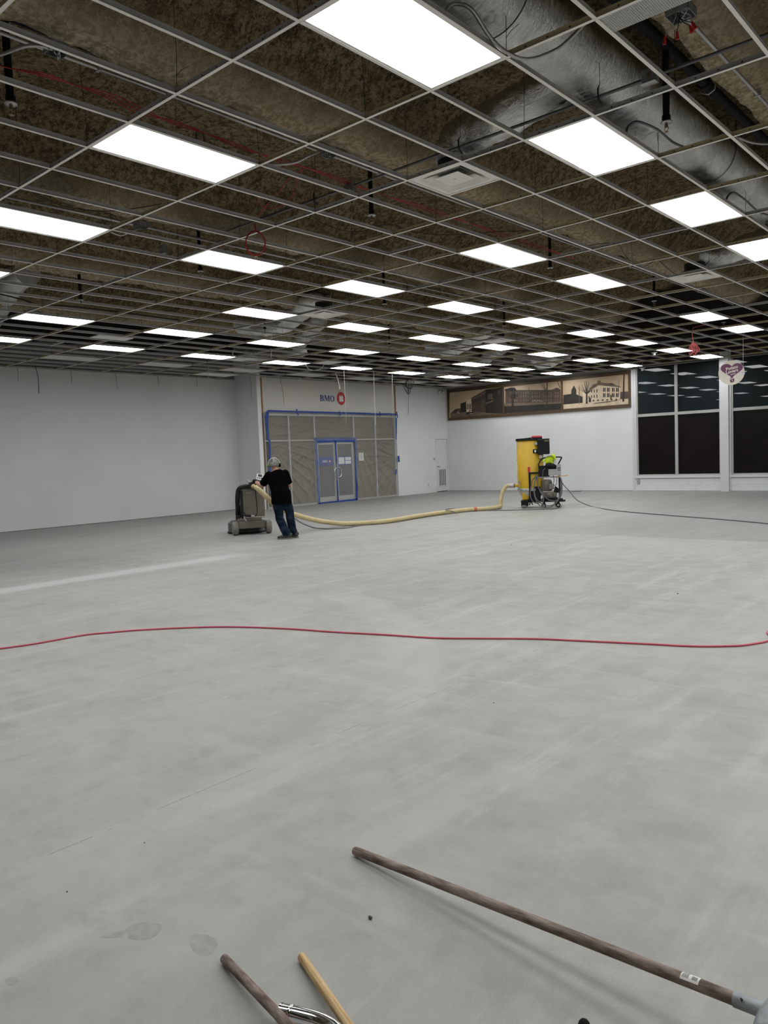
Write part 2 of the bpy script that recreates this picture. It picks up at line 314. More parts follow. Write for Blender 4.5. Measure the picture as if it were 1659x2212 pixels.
# ------------------------------------------------------------------ mesh helpers
class MB:
    def __init__(s): s.v = []; s.f = []; s.m = []; s.sm = []
    def add(s, vs, fs, mi=0, smooth=False):
        o = len(s.v); s.v += [tuple(p) for p in vs]
        for f in fs: s.f.append([o+k for k in f]); s.m.append(mi); s.sm.append(smooth)
        return s
    def box(s, a, b, mi=0):
        x0, y0, z0 = (min(p, q) for p, q in zip(a, b)); x1, y1, z1 = (max(p, q) for p, q in zip(a, b))
        vs = [(x0,y0,z0),(x1,y0,z0),(x1,y1,z0),(x0,y1,z0),(x0,y0,z1),(x1,y0,z1),(x1,y1,z1),(x0,y1,z1)]
        return s.add(vs, [(0,3,2,1),(4,5,6,7),(0,1,5,4),(1,2,6,5),(2,3,7,6),(3,0,4,7)], mi)
    def bbox(s, a, b, r=0.01, mi=0):
        """bevelled box"""
        bm = bmesh.new(); bmesh.ops.create_cube(bm, size=1)
        ca = Vector(a); cb = Vector(b); c = (ca+cb)/2; d = Vector([abs(q-p) for p, q in zip(a, b)])
        for v in bm.verts: v.co = Vector((c.x+v.co.x*d.x, c.y+v.co.y*d.y, c.z+v.co.z*d.z))
        bmesh.ops.bevel(bm, geom=bm.edges[:], offset=min(r, min(d)*0.45), segments=2, affect='EDGES', profile=0.5)
        bm.verts.index_update()
        s.add([v.co[:] for v in bm.verts], [[v.index for v in f.verts] for f in bm.faces], mi); bm.free(); return s
    def prism(s, pts, n, h, mi=0):
        """polygon of 3-D points extruded by vector n*h"""
        k = len(pts); pts = [Vector(p) for p in pts]; e = Vector(n)*h
        return s.add(pts+[p+e for p in pts], [list(range(k))[::-1], list(range(k, 2*k))]+[(i, (i+1) % k, k+(i+1) % k, k+i) for i in range(k)], mi)
    def cyl(s, a, b, r, n=12, r2=None, caps=True, mi=0, smooth=True):
        a = Vector(a); b = Vector(b); d = (b-a).normalized(); u = d.orthogonal().normalized(); w = d.cross(u); r2 = r if r2 is None else r2
        vs = []
        for p, rr in ((a, r), (b, r2)):
            for k in range(n):
                t = 2*math.pi*k/n; vs.append(p+(u*math.cos(t)+w*math.sin(t))*rr)
        s.add(vs, [(k, (k+1) % n, n+(k+1) % n, n+k) for k in range(n)], mi, smooth)
        if caps: s.add(vs[:n], [list(range(n))[::-1]], mi); s.add(vs[n:], [list(range(n))], mi)
        return s
    def tube(s, path, r, n=8, mi=0, caps=True, closed=False):
        path = [Vector(p) for p in path]; k = len(path)
        rs = r if hasattr(r, '__len__') else [r]*k
        vs = []; u = None
        for i, p in enumerate(path):
            d = (path[min(i+1, k-1)]-path[max(i-1, 0)])
            d = d.normalized() if d.length > 1e-9 else Vector((0, 0, 1))
            if u is None: u = d.orthogonal().normalized()
            else:
                u = u-d*u.dot(d); u = u.normalized() if u.length > 1e-6 else d.orthogonal().normalized()
            w = d.cross(u)
            for q in range(n):
                t = 2*math.pi*q/n; vs.append(p+(u*math.cos(t)+w*math.sin(t))*rs[i])
        fs = [(i*n+q, i*n+(q+1) % n, (i+1)*n+(q+1) % n, (i+1)*n+q) for i in range(k-1) for q in range(n)]
        s.add(vs, fs, mi, True)
        if caps: s.add(vs[:n], [list(range(n))[::-1]], mi); s.add(vs[-n:], [list(range(n))], mi)
        return s
    def lathe(s, prof, c, n=24, axis='Z', mi=0, smooth=True, caps=True):
        c = Vector(c); vs = []
        for r, h in prof:
            for k in range(n):
                t = 2*math.pi*k/n; a, b = r*math.cos(t), r*math.sin(t)
                vs.append(c+Vector({'Z': (a, b, h), 'X': (h, a, b), 'Y': (b, h, a)}[axis]))
        m = len(prof)
        s.add(vs, [(i*n+k, i*n+(k+1) % n, (i+1)*n+(k+1) % n, (i+1)*n+k) for i in range(m-1) for k in range(n)], mi, smooth)
        if caps:
            s.add(vs[:n], [list(range(n))[::-1]], mi); s.add(vs[-n:], [list(range(n))], mi)
        return s
    def loft(s, rings, side=(1, 0, 0), n=16, mi=0):
        """rings: (center, r_side, r_other[, axis direction])"""
        vs = []; k = len(rings); sd = Vector(side)
        for i, rg in enumerate(rings):
            p = Vector(rg[0]); d = Vector(rings[min(i+1, k-1)][0])-Vector(rings[max(i-1, 0)][0]); d.normalize()
            a = (sd-d*sd.dot(d)); a = a.normalized() if a.length > 1e-5 else d.orthogonal().normalized()
            b = d.cross(a)
            for q in range(n):
                t = 2*math.pi*q/n; vs.append(p+a*(math.cos(t)*rg[1])+b*(math.sin(t)*rg[2]))
        s.add(vs, [(i*n+q, i*n+(q+1) % n, (i+1)*n+(q+1) % n, (i+1)*n+q) for i in range(k-1) for q in range(n)], mi, True)
        s.add(vs[:n], [list(range(n))[::-1]], mi, True); s.add(vs[-n:], [list(range(n))], mi, True)
        return s
    def ball(s, c, r, n=12, mi=0):
        rx, ry, rz = r if hasattr(r, '__len__') else (r, r, r)
        vs = []; m = n//2+1
        for i in range(1, m):
            ph = math.pi*i/m
            for k in range(n):
                t = 2*math.pi*k/n; vs.append((c[0]+rx*math.sin(ph)*math.cos(t), c[1]+ry*math.sin(ph)*math.sin(t), c[2]+rz*math.cos(ph)))
        fs = [(i*n+k, (i+1)*n+k, (i+1)*n+(k+1) % n, i*n+(k+1) % n) for i in range(m-2) for k in range(n)]
        o = len(vs); vs += [(c[0], c[1], c[2]+rz), (c[0], c[1], c[2]-rz)]
        fs += [(o, k, (k+1) % n) for k in range(n)] + [(o+1, (m-2)*n+(k+1) % n, (m-2)*n+k) for k in range(n)]
        return s.add(vs, fs, mi, True)
    def xf(s, M):
        s.v = [tuple(M @ Vector(p)) for p in s.v]; return s
    def mesh(s, name, mats):
        me = bpy.data.meshes.new(name); me.from_pydata(s.v, [], s.f)
        for m in (mats if isinstance(mats, (list, tuple)) else [mats]): me.materials.append(MATS[m])
        me.polygons.foreach_set('material_index', s.m); me.polygons.foreach_set('use_smooth', s.sm); me.update()
        return me
    def build(s, name, mats, parent=None, loc=None):
        return link(name, s.mesh(name, mats), parent, loc)
def link(name, me, parent=None, loc=None):
    o = bpy.data.objects.new(name, me); C.objects.link(o)
    if parent is not None: o.parent = parent
    if loc is not None: o.location = loc
    return o
def tag(o, label, cat, group=None, kind=None):
    o['label'] = label; o['category'] = cat
    if group: o['group'] = group
    if kind: o['kind'] = kind
    return o
def thing(name, label, cat, loc=(0, 0, 0), group=None, kind=None, M=None):
    o = bpy.data.objects.new(name, None); C.objects.link(o); o.empty_display_size = 0.1
    if M is not None: o.matrix_world = M
    else: o.location = loc
    return tag(o, label, cat, group, kind)
def struct(o, label=None, cat=None):
    o['kind'] = 'structure'
    if label: o['label'] = label
    if cat: o['category'] = cat
    return o
def smooth_path(pts, k=6):
    P = [Vector(p) for p in pts]; out = []
    for i in range(len(P)-1):
        p0 = P[max(i-1, 0)]; p1 = P[i]; p2 = P[i+1]; p3 = P[min(i+2, len(P)-1)]
        for q in range(k):
            t = q/k
            out.append(0.5*((2*p1)+(-p0+p2)*t+(2*p0-5*p1+4*p2-p3)*t*t+(-p0+3*p1-3*p2+p3)*t**3))
    out.append(P[-1]); return out
def remeshed(mb, name, voxel, mats, parent, smooth=4):
    o = mb.build('tmp_'+name, mats)
    r = o.modifiers.new('r', 'REMESH'); r.mode = 'VOXEL'; r.voxel_size = voxel
    sm = o.modifiers.new('s', 'SMOOTH'); sm.iterations = smooth; sm.factor = 0.5
    bpy.context.view_layer.update()
    dg = bpy.context.evaluated_depsgraph_get(); me = bpy.data.meshes.new_from_object(o.evaluated_get(dg))
    old = o.data; bpy.data.objects.remove(o); bpy.data.meshes.remove(old)
    me.name = name; me.polygons.foreach_set('use_smooth', [True]*len(me.polygons)); me.update()
    if not me.materials: me.materials.append(MATS[mats])
    return link(name, me, parent)
def vnoise(shape, cell, seed):
    """smooth value noise on a regular grid"""
    r = np.random.default_rng(seed); h, w = shape
    gh, gw = int(h/cell)+3, int(w/cell)+3; g = r.random((gh, gw))
    yy = np.arange(h)/cell; xx = np.arange(w)/cell; y0 = yy.astype(int); x0 = xx.astype(int); fy = yy-y0; fx = xx-x0
    fy = fy*fy*(3-2*fy); fx = fx*fx*(3-2*fx)
    a = g[np.ix_(y0, x0)]; b = g[np.ix_(y0, x0+1)]; c = g[np.ix_(y0+1, x0)]; d = g[np.ix_(y0+1, x0+1)]
    return (a*(1-fx)+b*fx)*(1-fy)[:, None]+(c*(1-fx)+d*fx)*fy[:, None]
def text_mesh(body, size, bold=0.0, depth=0.0, spacing=1.0):
    cu = bpy.data.curves.new('t', 'FONT'); cu.body = body; cu.size = size; cu.offset = bold; cu.extrude = depth; cu.space_character = spacing
    cu.align_x = 'CENTER'; cu.align_y = 'CENTER'; cu.resolution_u = 3
    o = bpy.data.objects.new('t', cu); C.objects.link(o); bpy.context.view_layer.update()
    me = bpy.data.meshes.new_from_object(o.evaluated_get(bpy.context.evaluated_depsgraph_get()))
    bpy.data.objects.remove(o); bpy.data.curves.remove(cu)
    return [v.co.copy() for v in me.vertices], [list(p.vertices) for p in me.polygons]
ORD = ['nearest', 'second', 'third', 'fourth', 'fifth', 'sixth', 'seventh', 'eighth', 'ninth', 'tenth', 'eleventh']

# ================================================================== THE SETTING
XL, XS, YR, XN, YB, ZT = -19.25, -18.2, 24.4, 7.6, -5.4, 5.15
struct(MB().box((XL-0.3, YB-0.3, -0.2), (XN+0.3, YR+0.3, 0)).build('floor', 'ground_concrete'), 'bare ground concrete floor of the empty shop', 'floor')

# sprayed deck with downstand stems every 3.048 m
def make_deck():
    step = 0.065
    nx = int((XN-XL)/step)+1; ny = int((YR-YB)/step)+1
    xs = np.linspace(XL, XN, nx); ys = np.linspace(YB, YR, ny)
    ph = np.mod(xs+40*3.048+5.20, 3.048)          # 0 at a stem's left edge
    def ss(t): t = np.clip(t, 0, 1); return t*t*(3-2*t)
    low = np.where(ph < 0.20, 1.0, 1-ss((ph-0.20)/0.85)**0.8)
    low = np.maximum(low, ss((ph-2.93)/0.118))
    z = 4.98-0.60*low
    Z = np.repeat(z[None, :], ny, 0)
    Z = Z + (vnoise((ny, nx), 9, 1)-0.5)*0.07 + (vnoise((ny, nx), 3.2, 2)-0.5)*0.06 + (vnoise((ny, nx), 1.3, 3)-0.5)*0.035
    V = np.stack([np.repeat(xs[None, :], ny, 0), np.repeat(ys[:, None], nx, 1), Z], -1).reshape(-1, 3)
    a = (np.arange(ny-1)[:, None]*nx+np.arange(nx-1)[None, :]).ravel()
    Fq = np.stack([a, a+nx, a+nx+1, a+1], -1)
    me = bpy.data.meshes.new('ceiling'); me.vertices.add(len(V)); me.vertices.foreach_set('co', V.ravel())
    me.loops.add(Fq.size); me.loops.foreach_set('vertex_index', Fq.ravel().astype(np.int32))
    me.polygons.add(len(Fq)); me.polygons.foreach_set('loop_start', np.arange(0, Fq.size, 4, dtype=np.int32))
    me.polygons.foreach_set('use_smooth', np.ones(len(Fq), bool)); me.update(calc_edges=True); me.validate()
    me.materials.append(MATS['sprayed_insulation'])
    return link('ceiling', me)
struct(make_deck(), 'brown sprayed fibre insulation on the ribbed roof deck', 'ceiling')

struct(MB().box((XL-0.2, YB, 4.01), (XL, 14.95, ZT)).build('wall_left_upper', 'upper_wall_grey'), 'dark grey wall strip above the grid at the left', 'wall')
struct(MB().box((XL-0.2, YB, 0), (XL, 14.95, 4.01)).build('wall_left', 'grey_wall_paint'), 'long blank white wall at the left', 'wall')
struct(MB().box((XL, 14.95, 0), (XS-0.02, 15.05, ZT)).box((XS-0.08, 14.945, 0), (XS+0.012, 15.09, ZT)).build('wall_return', 'wall_paint'), 'short white return wall beside the storefront', 'wall')
DY0, DY1, DZ = 23.60, 24.37, 2.07
w = MB().box((XS-0.2, 21.33, 0), (XS, DY0, 4.01)).box((XS-0.2, DY0, DZ), (XS, DY1, 4.01)).box((XS-0.2, DY1, 0), (XS, YR, 4.01))
struct(w.build('wall_front', 'wall_paint'), 'white wall with a louvred door beside the storefront', 'wall')
struct(MB().box((XS-0.2, 15.09, 2.93), (XS, 21.28, 4.01)).build('wall_front_header', 'warm_wall_paint'), 'pale header wall above the papered storefront', 'wall')
struct(MB().box((XS-0.2, 15.05, 4.01), (XS-0.001, YR, ZT)).build('wall_front_upper', 'upper_wall_dark'), 'dark wall above the grid over the storefront', 'wall')
WX0, WX1, COL1, WX2 = -10.53, -7.87, -7.60, -4.94
wr = MB().box((XS-0.2, YR, 0), (-10.66, YR+0.25, 4.03)).box((-4.6, YR, 0), (XN, YR+0.25, 3.97))
wall_right = struct(wr.build('wall_right', 'wall_paint'), 'white wall under the framed photographs, with dark shop windows', 'wall')
struct(MB().box((XS-0.2, YR, 4.03), (-10.66, YR+0.25, ZT)).box((-10.66, YR, 3.97), (XN, YR+0.25, ZT)).build('wall_right_header', 'upper_wall_dark'), 'dark wall above the grid over the windows', 'wall')
struct(MB().box((XL-0.2, YB-0.2, 0), (XN+0.2, YB, ZT)).build('wall_back', 'wall_paint'))
struct(MB().box((XN, YB, 0), (XN+0.2, YR, ZT)).build('wall_near', 'wall_paint'))
# painted block courses under the sills
blk = MB().bbox((-0.1975, 0, -0.097), (0.1975, 0.2, 0.097), 0.0025).mesh('block', 'block_paint')
hblk = MB().bbox((-0.0975, 0, -0.097), (0.0975, 0.2, 0.097), 0.0025).mesh('half_block', 'block_paint')
for (a, b) in ((-10.62, -7.86), (-7.60, -4.62)):
    for row in range(2):
        x = a
        while x < b-0.05:
            half = (row == 1 and abs(x-a) < 1e-6) or x+0.392 > b+0.05
            ln = 0.196 if half else 0.396
            link('block', hblk if half else blk, wall_right, (x+ln/2, YR-0.012, 0.105+row*0.196)); x += ln
for (a, b) in ((-10.66, -7.86), (-7.60, -4.6)):
    MB().box((a, YR+0.02, 0), (b, YR+0.2, 0.42)).build('backing_course', 'block_paint', wall_right)
# thin dirty gap along the foot of the walls
struct(MB().box((XL, YB, 0), (XL+0.006, 14.95, 0.012)).build('baseboard_left', 'raw_gap'))
struct(MB().box((XS, YR-0.006, 0), (-10.66, YR, 0.012)).build('baseboard_right', 'raw_gap'))

# ---- brown studs at both ends of the header
for y0, y1, lab in ((15.09, 15.16, 'bare wooden stud at the left end of the header'), (21.28, 21.345, 'bare wooden stud at the right end of the header')):
    n = 1 if y0 < 16 else 2
    struct(MB().box((XS-0.15, y0, 2.94 if n == 1 else 2.90), (XS+0.012, y1, 4.03)).build('trim_%d' % n, 'stud_wood'), lab, 'trim')

# ---- storefront glazing: window_1 > mullions and papered panes
wf = thing('window_1', 'aluminium storefront glazing lined with brown paper', 'storefront', (XS-0.06, 18.2, 0), kind='structure')
def wpart(mb, name, m, par=None): 
    mb.xf(Matrix.Translation((-(XS-0.06), -18.2, 0))); return mb.build(name, m, par or wf)
ys = [15.20, 16.17, 17.27, 19.10, 20.20, 21.26]
TH = 0.028
for k, y in enumerate(ys):
    wpart(MB().box((XS-0.12, y-TH, 0), (XS-0.01, y+TH, 2.93)), 'mullion', 'aluminium')
wpart(MB().box((XS-0.12, 15.17, 2.845), (XS-0.008, 21.29, 2.925)), 'head_rail', 'aluminium')
for a, b in zip(ys[:-1], ys[1:]):
    wpart(MB().box((XS-0.118, a+TH, 2.055), (XS-0.012, b-TH, 2.10)), 'transom', 'aluminium')
    wpart(MB().box((XS-0.085, a+TH, 2.10), (XS-0.075, b-TH, 2.845)), 'pane', 'paper_brown')
    if abs(a-17.27) > 0.1:
        wpart(MB().box((XS-0.118, a+TH, 0), (XS-0.012, b-TH, 0.06)), 'sill_rail', 'aluminium')
        wpart(MB().box((XS-0.085, a+TH, 0.06), (XS-0.075, b-TH, 2.055)), 'pane', 'paper_brown')
wpart(MB().box((XS-0.10, 15.09, 0), (XS-0.05, 15.172, 2.93)), 'jamb_filler', 'stud_wood')
# door leaves
def leaf(name, y0, y1, lab, hy):
    d = thing(name, lab, 'door', (XS-0.05, (y0+y1)/2, 0), kind='structure')
    T = Matrix.Translation((-(XS-0.05), -(y0+y1)/2, 0))
    def P(mb, n, m, par=None): mb.xf(T); return mb.build(n, m, par or d)
    st = 0.085
    P(MB().box((XS-0.075, y0, 0.02), (XS-0.025, y0+st, 2.02)), 'stile', 'aluminium')
    P(MB().box((XS-0.075, y1-st, 0.02), (XS-0.025, y1, 2.02)), 'stile', 'aluminium')
    P(MB().box((XS-0.075, y0+st, 1.93), (XS-0.025, y1-st, 2.02)), 'top_rail', 'aluminium')
    P(MB().box((XS-0.075, y0+st, 0.02), (XS-0.025, y1-st, 0.21)), 'bottom_rail', 'aluminium')
    P(MB().box((XS-0.055, y0+st, 0.21), (XS-0.045, y1-st, 1.93)), 'pane', 'door_glass')
    hp = [(XS-0.025, hy, 0.78), (XS+0.05, hy, 0.80), (XS+0.06, hy, 0.86), (XS+0.06, hy, 1.10), (XS+0.05, hy, 1.16), (XS-0.025, hy, 1.18)]
    side = 0.10 if hy > (y0+y1)/2 else -0.10
    hp = [(XS-0.02, hy, 0.84), (XS+0.05, hy, 0.84), (XS+0.055, hy-side*0.6, 0.86), (XS+0.055, hy-side, 0.92), (XS+0.055, hy-side, 1.07), (XS+0.055, hy-side*0.6, 1.13), (XS+0.05, hy, 1.15), (XS-0.02, hy, 1.15)]
    P(MB().tube(smooth_path(hp, 4), 0.014, 8), 'handle', 'chrome')
    return d, P
YM = 18.19
dl, PL = leaf('door_1', 17.315, YM-0.012, 'left glass door leaf with a blue banner', YM-0.055)
dr, PR = leaf('door_2', YM+0.012, 19.055, 'right glass door leaf with two white notices', YM+0.055)
def cropD(U, V): return (670+U*0.12055, 930+V*0.12057)
def yz(U, V, X): return OX(*cropD(U, V), X)
PL(MB().box((XS-0.044, 17.40, 1.235), (XS-0.040, YM-0.10, 1.52)), 'banner', 'banner_blue')
PR(MB().box((XS-0.044, YM+0.10, 1.235), (XS-0.040, 18.97, 1.52)), 'banner', 'banner_blue')
# papers on the right leaf, lettering on the banner
PR(MB().box((XS-0.040, YM+0.145, 1.265), (XS-0.037, YM+0.42, 1.49)), 'notice', 'sheet_white')
PR(MB().box((XS-0.040, YM+0.46, 1.265), (XS-0.037, YM+0.745, 1.37)).box((XS-0.040, YM+0.46, 1.385), (XS-0.037, YM+0.745, 1.49)), 'notice', 'sheet_white')

# serif capitals B M O as polygons on a unit height (x right, y up)
def ring_poly(outer, inner, z, mb, fn, mi=0, d=0.004):
    n = len(outer)
    pts = [fn(*p) for p in outer]+[fn(*p) for p in inner]
    mb.add(pts, [(k, (k+1) % n, n+(k+1) % n, n+k) for k in range(n)], mi)
def ell(cx, cy, rx, ry, n=28): return [(cx+rx*math.cos(2*math.pi*k/n), cy+ry*math.sin(2*math.pi*k/n)) for k in range(n)]
def bmo(fn, mb, mi=0):
    R = lambda a, b, c, d: mb.add([fn(a, b), fn(c, b), fn(c, d), fn(a, d)], [(0, 1, 2, 3)], mi)
    # B
    R(0, 0, 0.36, 0.08); R(0, 0.92, 0.34, 1); R(0.09, 0.08, 0.28, 0.92)
    def bowl(y0, y1, xr, t):
        cy = (y0+y1)/2; h = (y1-y0)/2; o = []; i = []
        for k in range(13):
            a = -math.pi/2+math.pi*k/12
            o.append((0.34+(xr-0.34)*math.cos(a), cy+h*math.sin(a))); i.append((0.34+(xr-t-0.34)*math.cos(a), cy+(h-0.08)*math.sin(a)))
        n = 13
        mb.add([fn(*p) for p in o+i], [(k, k+1, n+k+1, n+k) for k in range(n-1)], mi)
        R(0.25, y0, 0.35, y0+0.08); R(0.25, y1-0.08, 0.35, y1)
    bowl(0.0, 0.54, 0.74, 0.2); bowl(0.46, 1.0, 0.68, 0.19)
    # M
    x = 0.80
    R(x, 0, x+0.27, 0.055); R(x, 0.945, x+0.26, 1); R(x+0.10, 0.055, x+0.18, 0.945)
    R(x+0.72, 0, x+1.06, 0.055); R(x+0.78, 0.945, x+1.06, 1); R(x+0.79, 0.055, x+0.98, 0.945)
    mb.add([fn(x+0.10, 1), fn(x+0.32, 1), fn(x+0.56, 0.36), fn(x+0.47, 0.05)], [(0, 1, 2, 3)], mi)
    mb.add([fn(x+0.48, 0.05), fn(x+0.54, 0.05), fn(x+0.87, 1), fn(x+0.80, 1)], [(0, 1, 2, 3)], mi)
    # O
    x = 1.93; a = ell(x+0.42, 0.5, 0.42, 0.515); b = ell(x+0.42, 0.5, 0.225, 0.435)
    ring_poly(a, b, 0, mb, fn, mi)
    return 2.77
def roundel(fn, mb, cx, cy, r, mr=0, mw=1, fn2=None):
    mb.add([fn(*p) for p in ell(cx, cy, r, r, 32)], [list(range(32))], mr)
    f2 = fn2 or fn; s = r
    Q = lambda pts: mb.add([f2(cx+a*s, cy+b*s) for a, b in pts], [list(range(len(pts)))], mw)
    Q([(-0.50, -0.48), (0.50, -0.48), (0.50, -0.12), (-0.50, -0.12)])
    Q([(-0.50, -0.12), (-0.42, -0.12), (-0.30, 0.06), (-0.30, 0.52), (-0.50, 0.18)])
    Q([(0.50, -0.12), (0.50, 0.18), (0.30, 0.52), (0.30, 0.06), (0.42, -0.12)])
    Q([(-0.30, 0.06), (-0.17, -0.12), (0.17, -0.12), (0.30, 0.06), (0.16, 0.28), (0.0, 0.14), (-0.16, 0.28)])
    Q([(-0.30, 0.06), (-0.16, 0.28), (-0.30, 0.52)]); Q([(0.30, 0.06), (0.30, 0.52), (0.16, 0.28)])
    Q([(-0.30, 0.52), (-0.16, 0.28), (0, 0.14), (-0.02, 0.26), (-0.24, 0.54)]); Q([(0.30, 0.52), (0.24, 0.54), (0.02, 0.26), (0, 0.14), (0.16, 0.28)])
# big sign on the header: letters and roundel
p0 = OX(691, 866, XS); p1 = OX(722.5, 868, XS); zt = OX(707, 854, XS).z; zb = OX(707, 867, XS).z
sc = (p1.y-p0.y)/2.77; hh = zt-zb
sg = thing('wall_lettering', 'blue serif letters BMO on the header wall', 'lettering', (XS, (p0.y+p1.y)/2, zb))
mb = MB(); bmo(lambda x, y: (XS+0.012, p0.y+x*sc, zb+y*hh), mb)
o = mb.build('letters', 'letter_blue', sg); o.location = -sg.location
c = OX(736.5, 861, XS)
lg = thing('round_logo', 'red round logo with a white crown mark beside the letters', 'logo', (XS, c.y, c.z-0.215))
mb = MB(); roundel(lambda x, y: (XS+0.012, c.y+x*0.90, c.z+y), mb, 0, 0, 0.215, 0, 1, lambda x, y: (XS+0.015, c.y+x*0.90, c.z+y)); mb.cyl((XS+0.0005, c.y, c.z), (XS+0.0115, c.y, c.z), 0.192, 32, mi=0)
o = mb.build('disc', ['logo_red', 'logo_white'], lg); o.location = -lg.location
# small copy on the door banner
mb = MB(); s2 = 0.082; y0 = 17.585; bmo(lambda x, y: (XS-0.0385, y0+x*s2, 1.34+y*0.075), mb)
PL(mb, 'letters', 'logo_white')
mb = MB(); roundel(lambda x, y: (XS-0.0385, 17.92+x, 1.378+y), mb, 0, 0, 0.055, 0, 1, lambda x, y: (XS-0.037, 17.92+x, 1.378+y)); PL(mb, 'roundel', ['logo_red', 'logo_white'])
# typed notice taped to the pane right of the doors
a = OX(775, 978, XS-0.07); b = OX(786, 995, XS-0.07)
nt_ = thing('paper_notice', 'white typed notice on the pane right of the doors', 'notice', (XS-0.07, (a.y+b.y)/2, b.z))
mb = MB().box((XS-0.0735, a.y, b.z), (XS-0.070, b.y, a.z)); o = mb.build('sheet', 'sheet_white', nt_); o.location = -nt_.location
mb = MB(); hN = a.z-b.z; wN = b.y-a.y
mb.box((XS-0.070, a.y+0.3*wN, a.z-0.13*hN), (XS-0.0692, a.y+0.7*wN, a.z-0.08*hN))
for k in range(9):
    zz = a.z-hN*(0.25+0.065*k); mb.box((XS-0.070, a.y+wN*(0.18+0.03*(k % 3)), zz-0.006), (XS-0.0692, b.y-wN*(0.18+0.04*((k*2) % 3)), zz))
o = mb.build('print', 'print_grey', nt_); o.location = -nt_.location

# clear film over the storefront with blue tape
sheet = thing('plastic_sheet', 'clear plastic sheet taped over the storefront with blue tape', 'plastic sheet', (XS, 18.2, 0))
def film_mesh():
    ny, nz = 380, 190
    yy = np.linspace(15.24, 21.27, ny); zz = np.linspace(0.03, 2.96, nz)
    Yg, Zg = np.meshgrid(yy, zz)
    D = 0.035+(vnoise((nz, ny), 40, 11)-0.5)*0.02
    def folds(cy, cz, R, freq, amp, ph):
        dy = Yg-cy; dz = Zg-cz; r = np.hypot(dy, dz); th = np.arctan2(dz, dy)
        w_ = np.exp(-((r-R*0.55)/(R*0.45))**2)
        return amp*w_*np.maximum(0, np.cos(th*freq+ph+0.8*np.sin(r*1.7)))**3
    D += folds(15.1, 2.15, 3.0, 38, 0.055, 0.5)+folds(17.3, 2.2, 2.4, 34, 0.038, 1.1)+folds(19.0, 2.3, 3.0, 33, 0.048, 0.4)+folds(21.3, 1.4, 1.9, 30, 0.04, 2.0)+folds(15.25, 3.0, 1.6, 36, 0.025, 0.2)
    D += folds(20.2, 2.9, 1.1, 24, 0.010, 0.2)+folds(16.2, 2.1, 2.6, 36, 0.035, 2.0)
    V = np.stack([XS+0.003+D, Yg, Zg], -1).reshape(-1, 3)
    a = (np.arange(nz-1)[:, None]*ny+np.arange(ny-1)[None, :]); 
    # leave the doors free
    cy = (Yg[:-1, :-1]+Yg[1:, 1:])/2; cz = (Zg[:-1, :-1]+Zg[1:, 1:])/2
    a = a[~((cy > 17.30) & (cy < 19.08) & (cz < 2.06))]
    f = [(int(k), int(k)+1, int(k)+ny+1, int(k)+ny) for k in a.ravel()]
    m_ = MB(); m_.add(V.tolist(), f, 0, True); return m_
o = film_mesh().build('film', 'plastic_film', sheet); o.location = -sheet.location
# second film over the doors
dfilm = MB()
ny, nz = 40, 50; yy = np.linspace(17.33, 19.06, ny); zz = np.linspace(0.05, 2.03, nz); Yg, Zg = np.meshgrid(yy, zz)
D = 0.012+(vnoise((nz, ny), 5, 21)-0.5)*0.012
D = D+0.05*np.exp(-((Yg-18.25)**2/0.02+(Zg-1.0)**2/0.06))+0.05*np.exp(-((Yg-18.10)**2/0.02+(Zg-1.0)**2/0.06))
dfilm.add(np.stack([XS+0.0+D, Yg, Zg], -1).reshape(-1, 3).tolist(), [(r*ny+c_, r*ny+c_+1, (r+1)*ny+c_+1, (r+1)*ny+c_) for r in range(nz-1) for c_ in range(ny-1)], 0, True)
o = dfilm.build('door_film', 'plastic_film', sheet); o.location = -sheet.location
def tape(pts, wd, name='tape', off=0.012, vertical=False):
    """strip of tape along pixel path on the storefront plane"""
    P = [OX(u, v, XS) for u, v in pts]; mb = MB(); n = len(P); vs = []
    for i, p in enumerate(P):
        d = (P[min(i+1, n-1)]-P[max(i-1, 0)]).normalized(); s_ = Vector((0, -d.z, d.y))
        ww = wd[i] if hasattr(wd, '__len__') else wd
        for q in (-0.5, 0.5):
            for e in (0.0, 0.004):
                r_ = p+s_*(ww*q); vs.append((XS+0.10+off+e, r_.y, r_.z))
    fs = []
    for i in range(n-1):
        a_, b_ = i*4, (i+1)*4
        fs += [(a_+1, a_+3, b_+3, b_+1), (a_, b_, b_+2, a_+2), (a_, a_+1, b_+1, b_), (a_+2, b_+2, b_+3, a_+3)]
    fs += [(0, 2, 3, 1), ((n-1)*4, (n-1)*4+1, (n-1)*4+3, (n-1)*4+2)]
    mb.add(vs, fs); o = mb.build(name, 'tape_blue', sheet); o.location = -sheet.location
tape([(573, 888), (620, 889.5), (700, 891.5), (780, 893.5), (815, 895), (835, 894.5), (853, 896)], 0.055)
tape([(573, 889), (571.5, 900), (571, 915), (573.5, 935), (574, 948), (577, 953), (577.5, 975), (578, 1010), (580, 1050), (584, 1090)], [0.10, 0.13, 0.10, 0.08, 0.085, 0.07, 0.075, 0.07, 0.07, 0.07])
for u0, v0, u1, v1 in ((635, 884, 638.5, 898), (728, 888.5, 729, 898.5), (815, 890, 815.5, 899.5), (851.5, 890, 853.5, 903)):
    tape([(u0, v0), (u1, v1)], 0.05, off=0.018)
tape([(851, 903), (851, 925), (850.5, 950)], [0.07, 0.06, 0.04]); tape([(855.5, 985), (856.5, 998)], 0.10); tape([(851.5, 1014), (849.5, 1025)], 0.05)
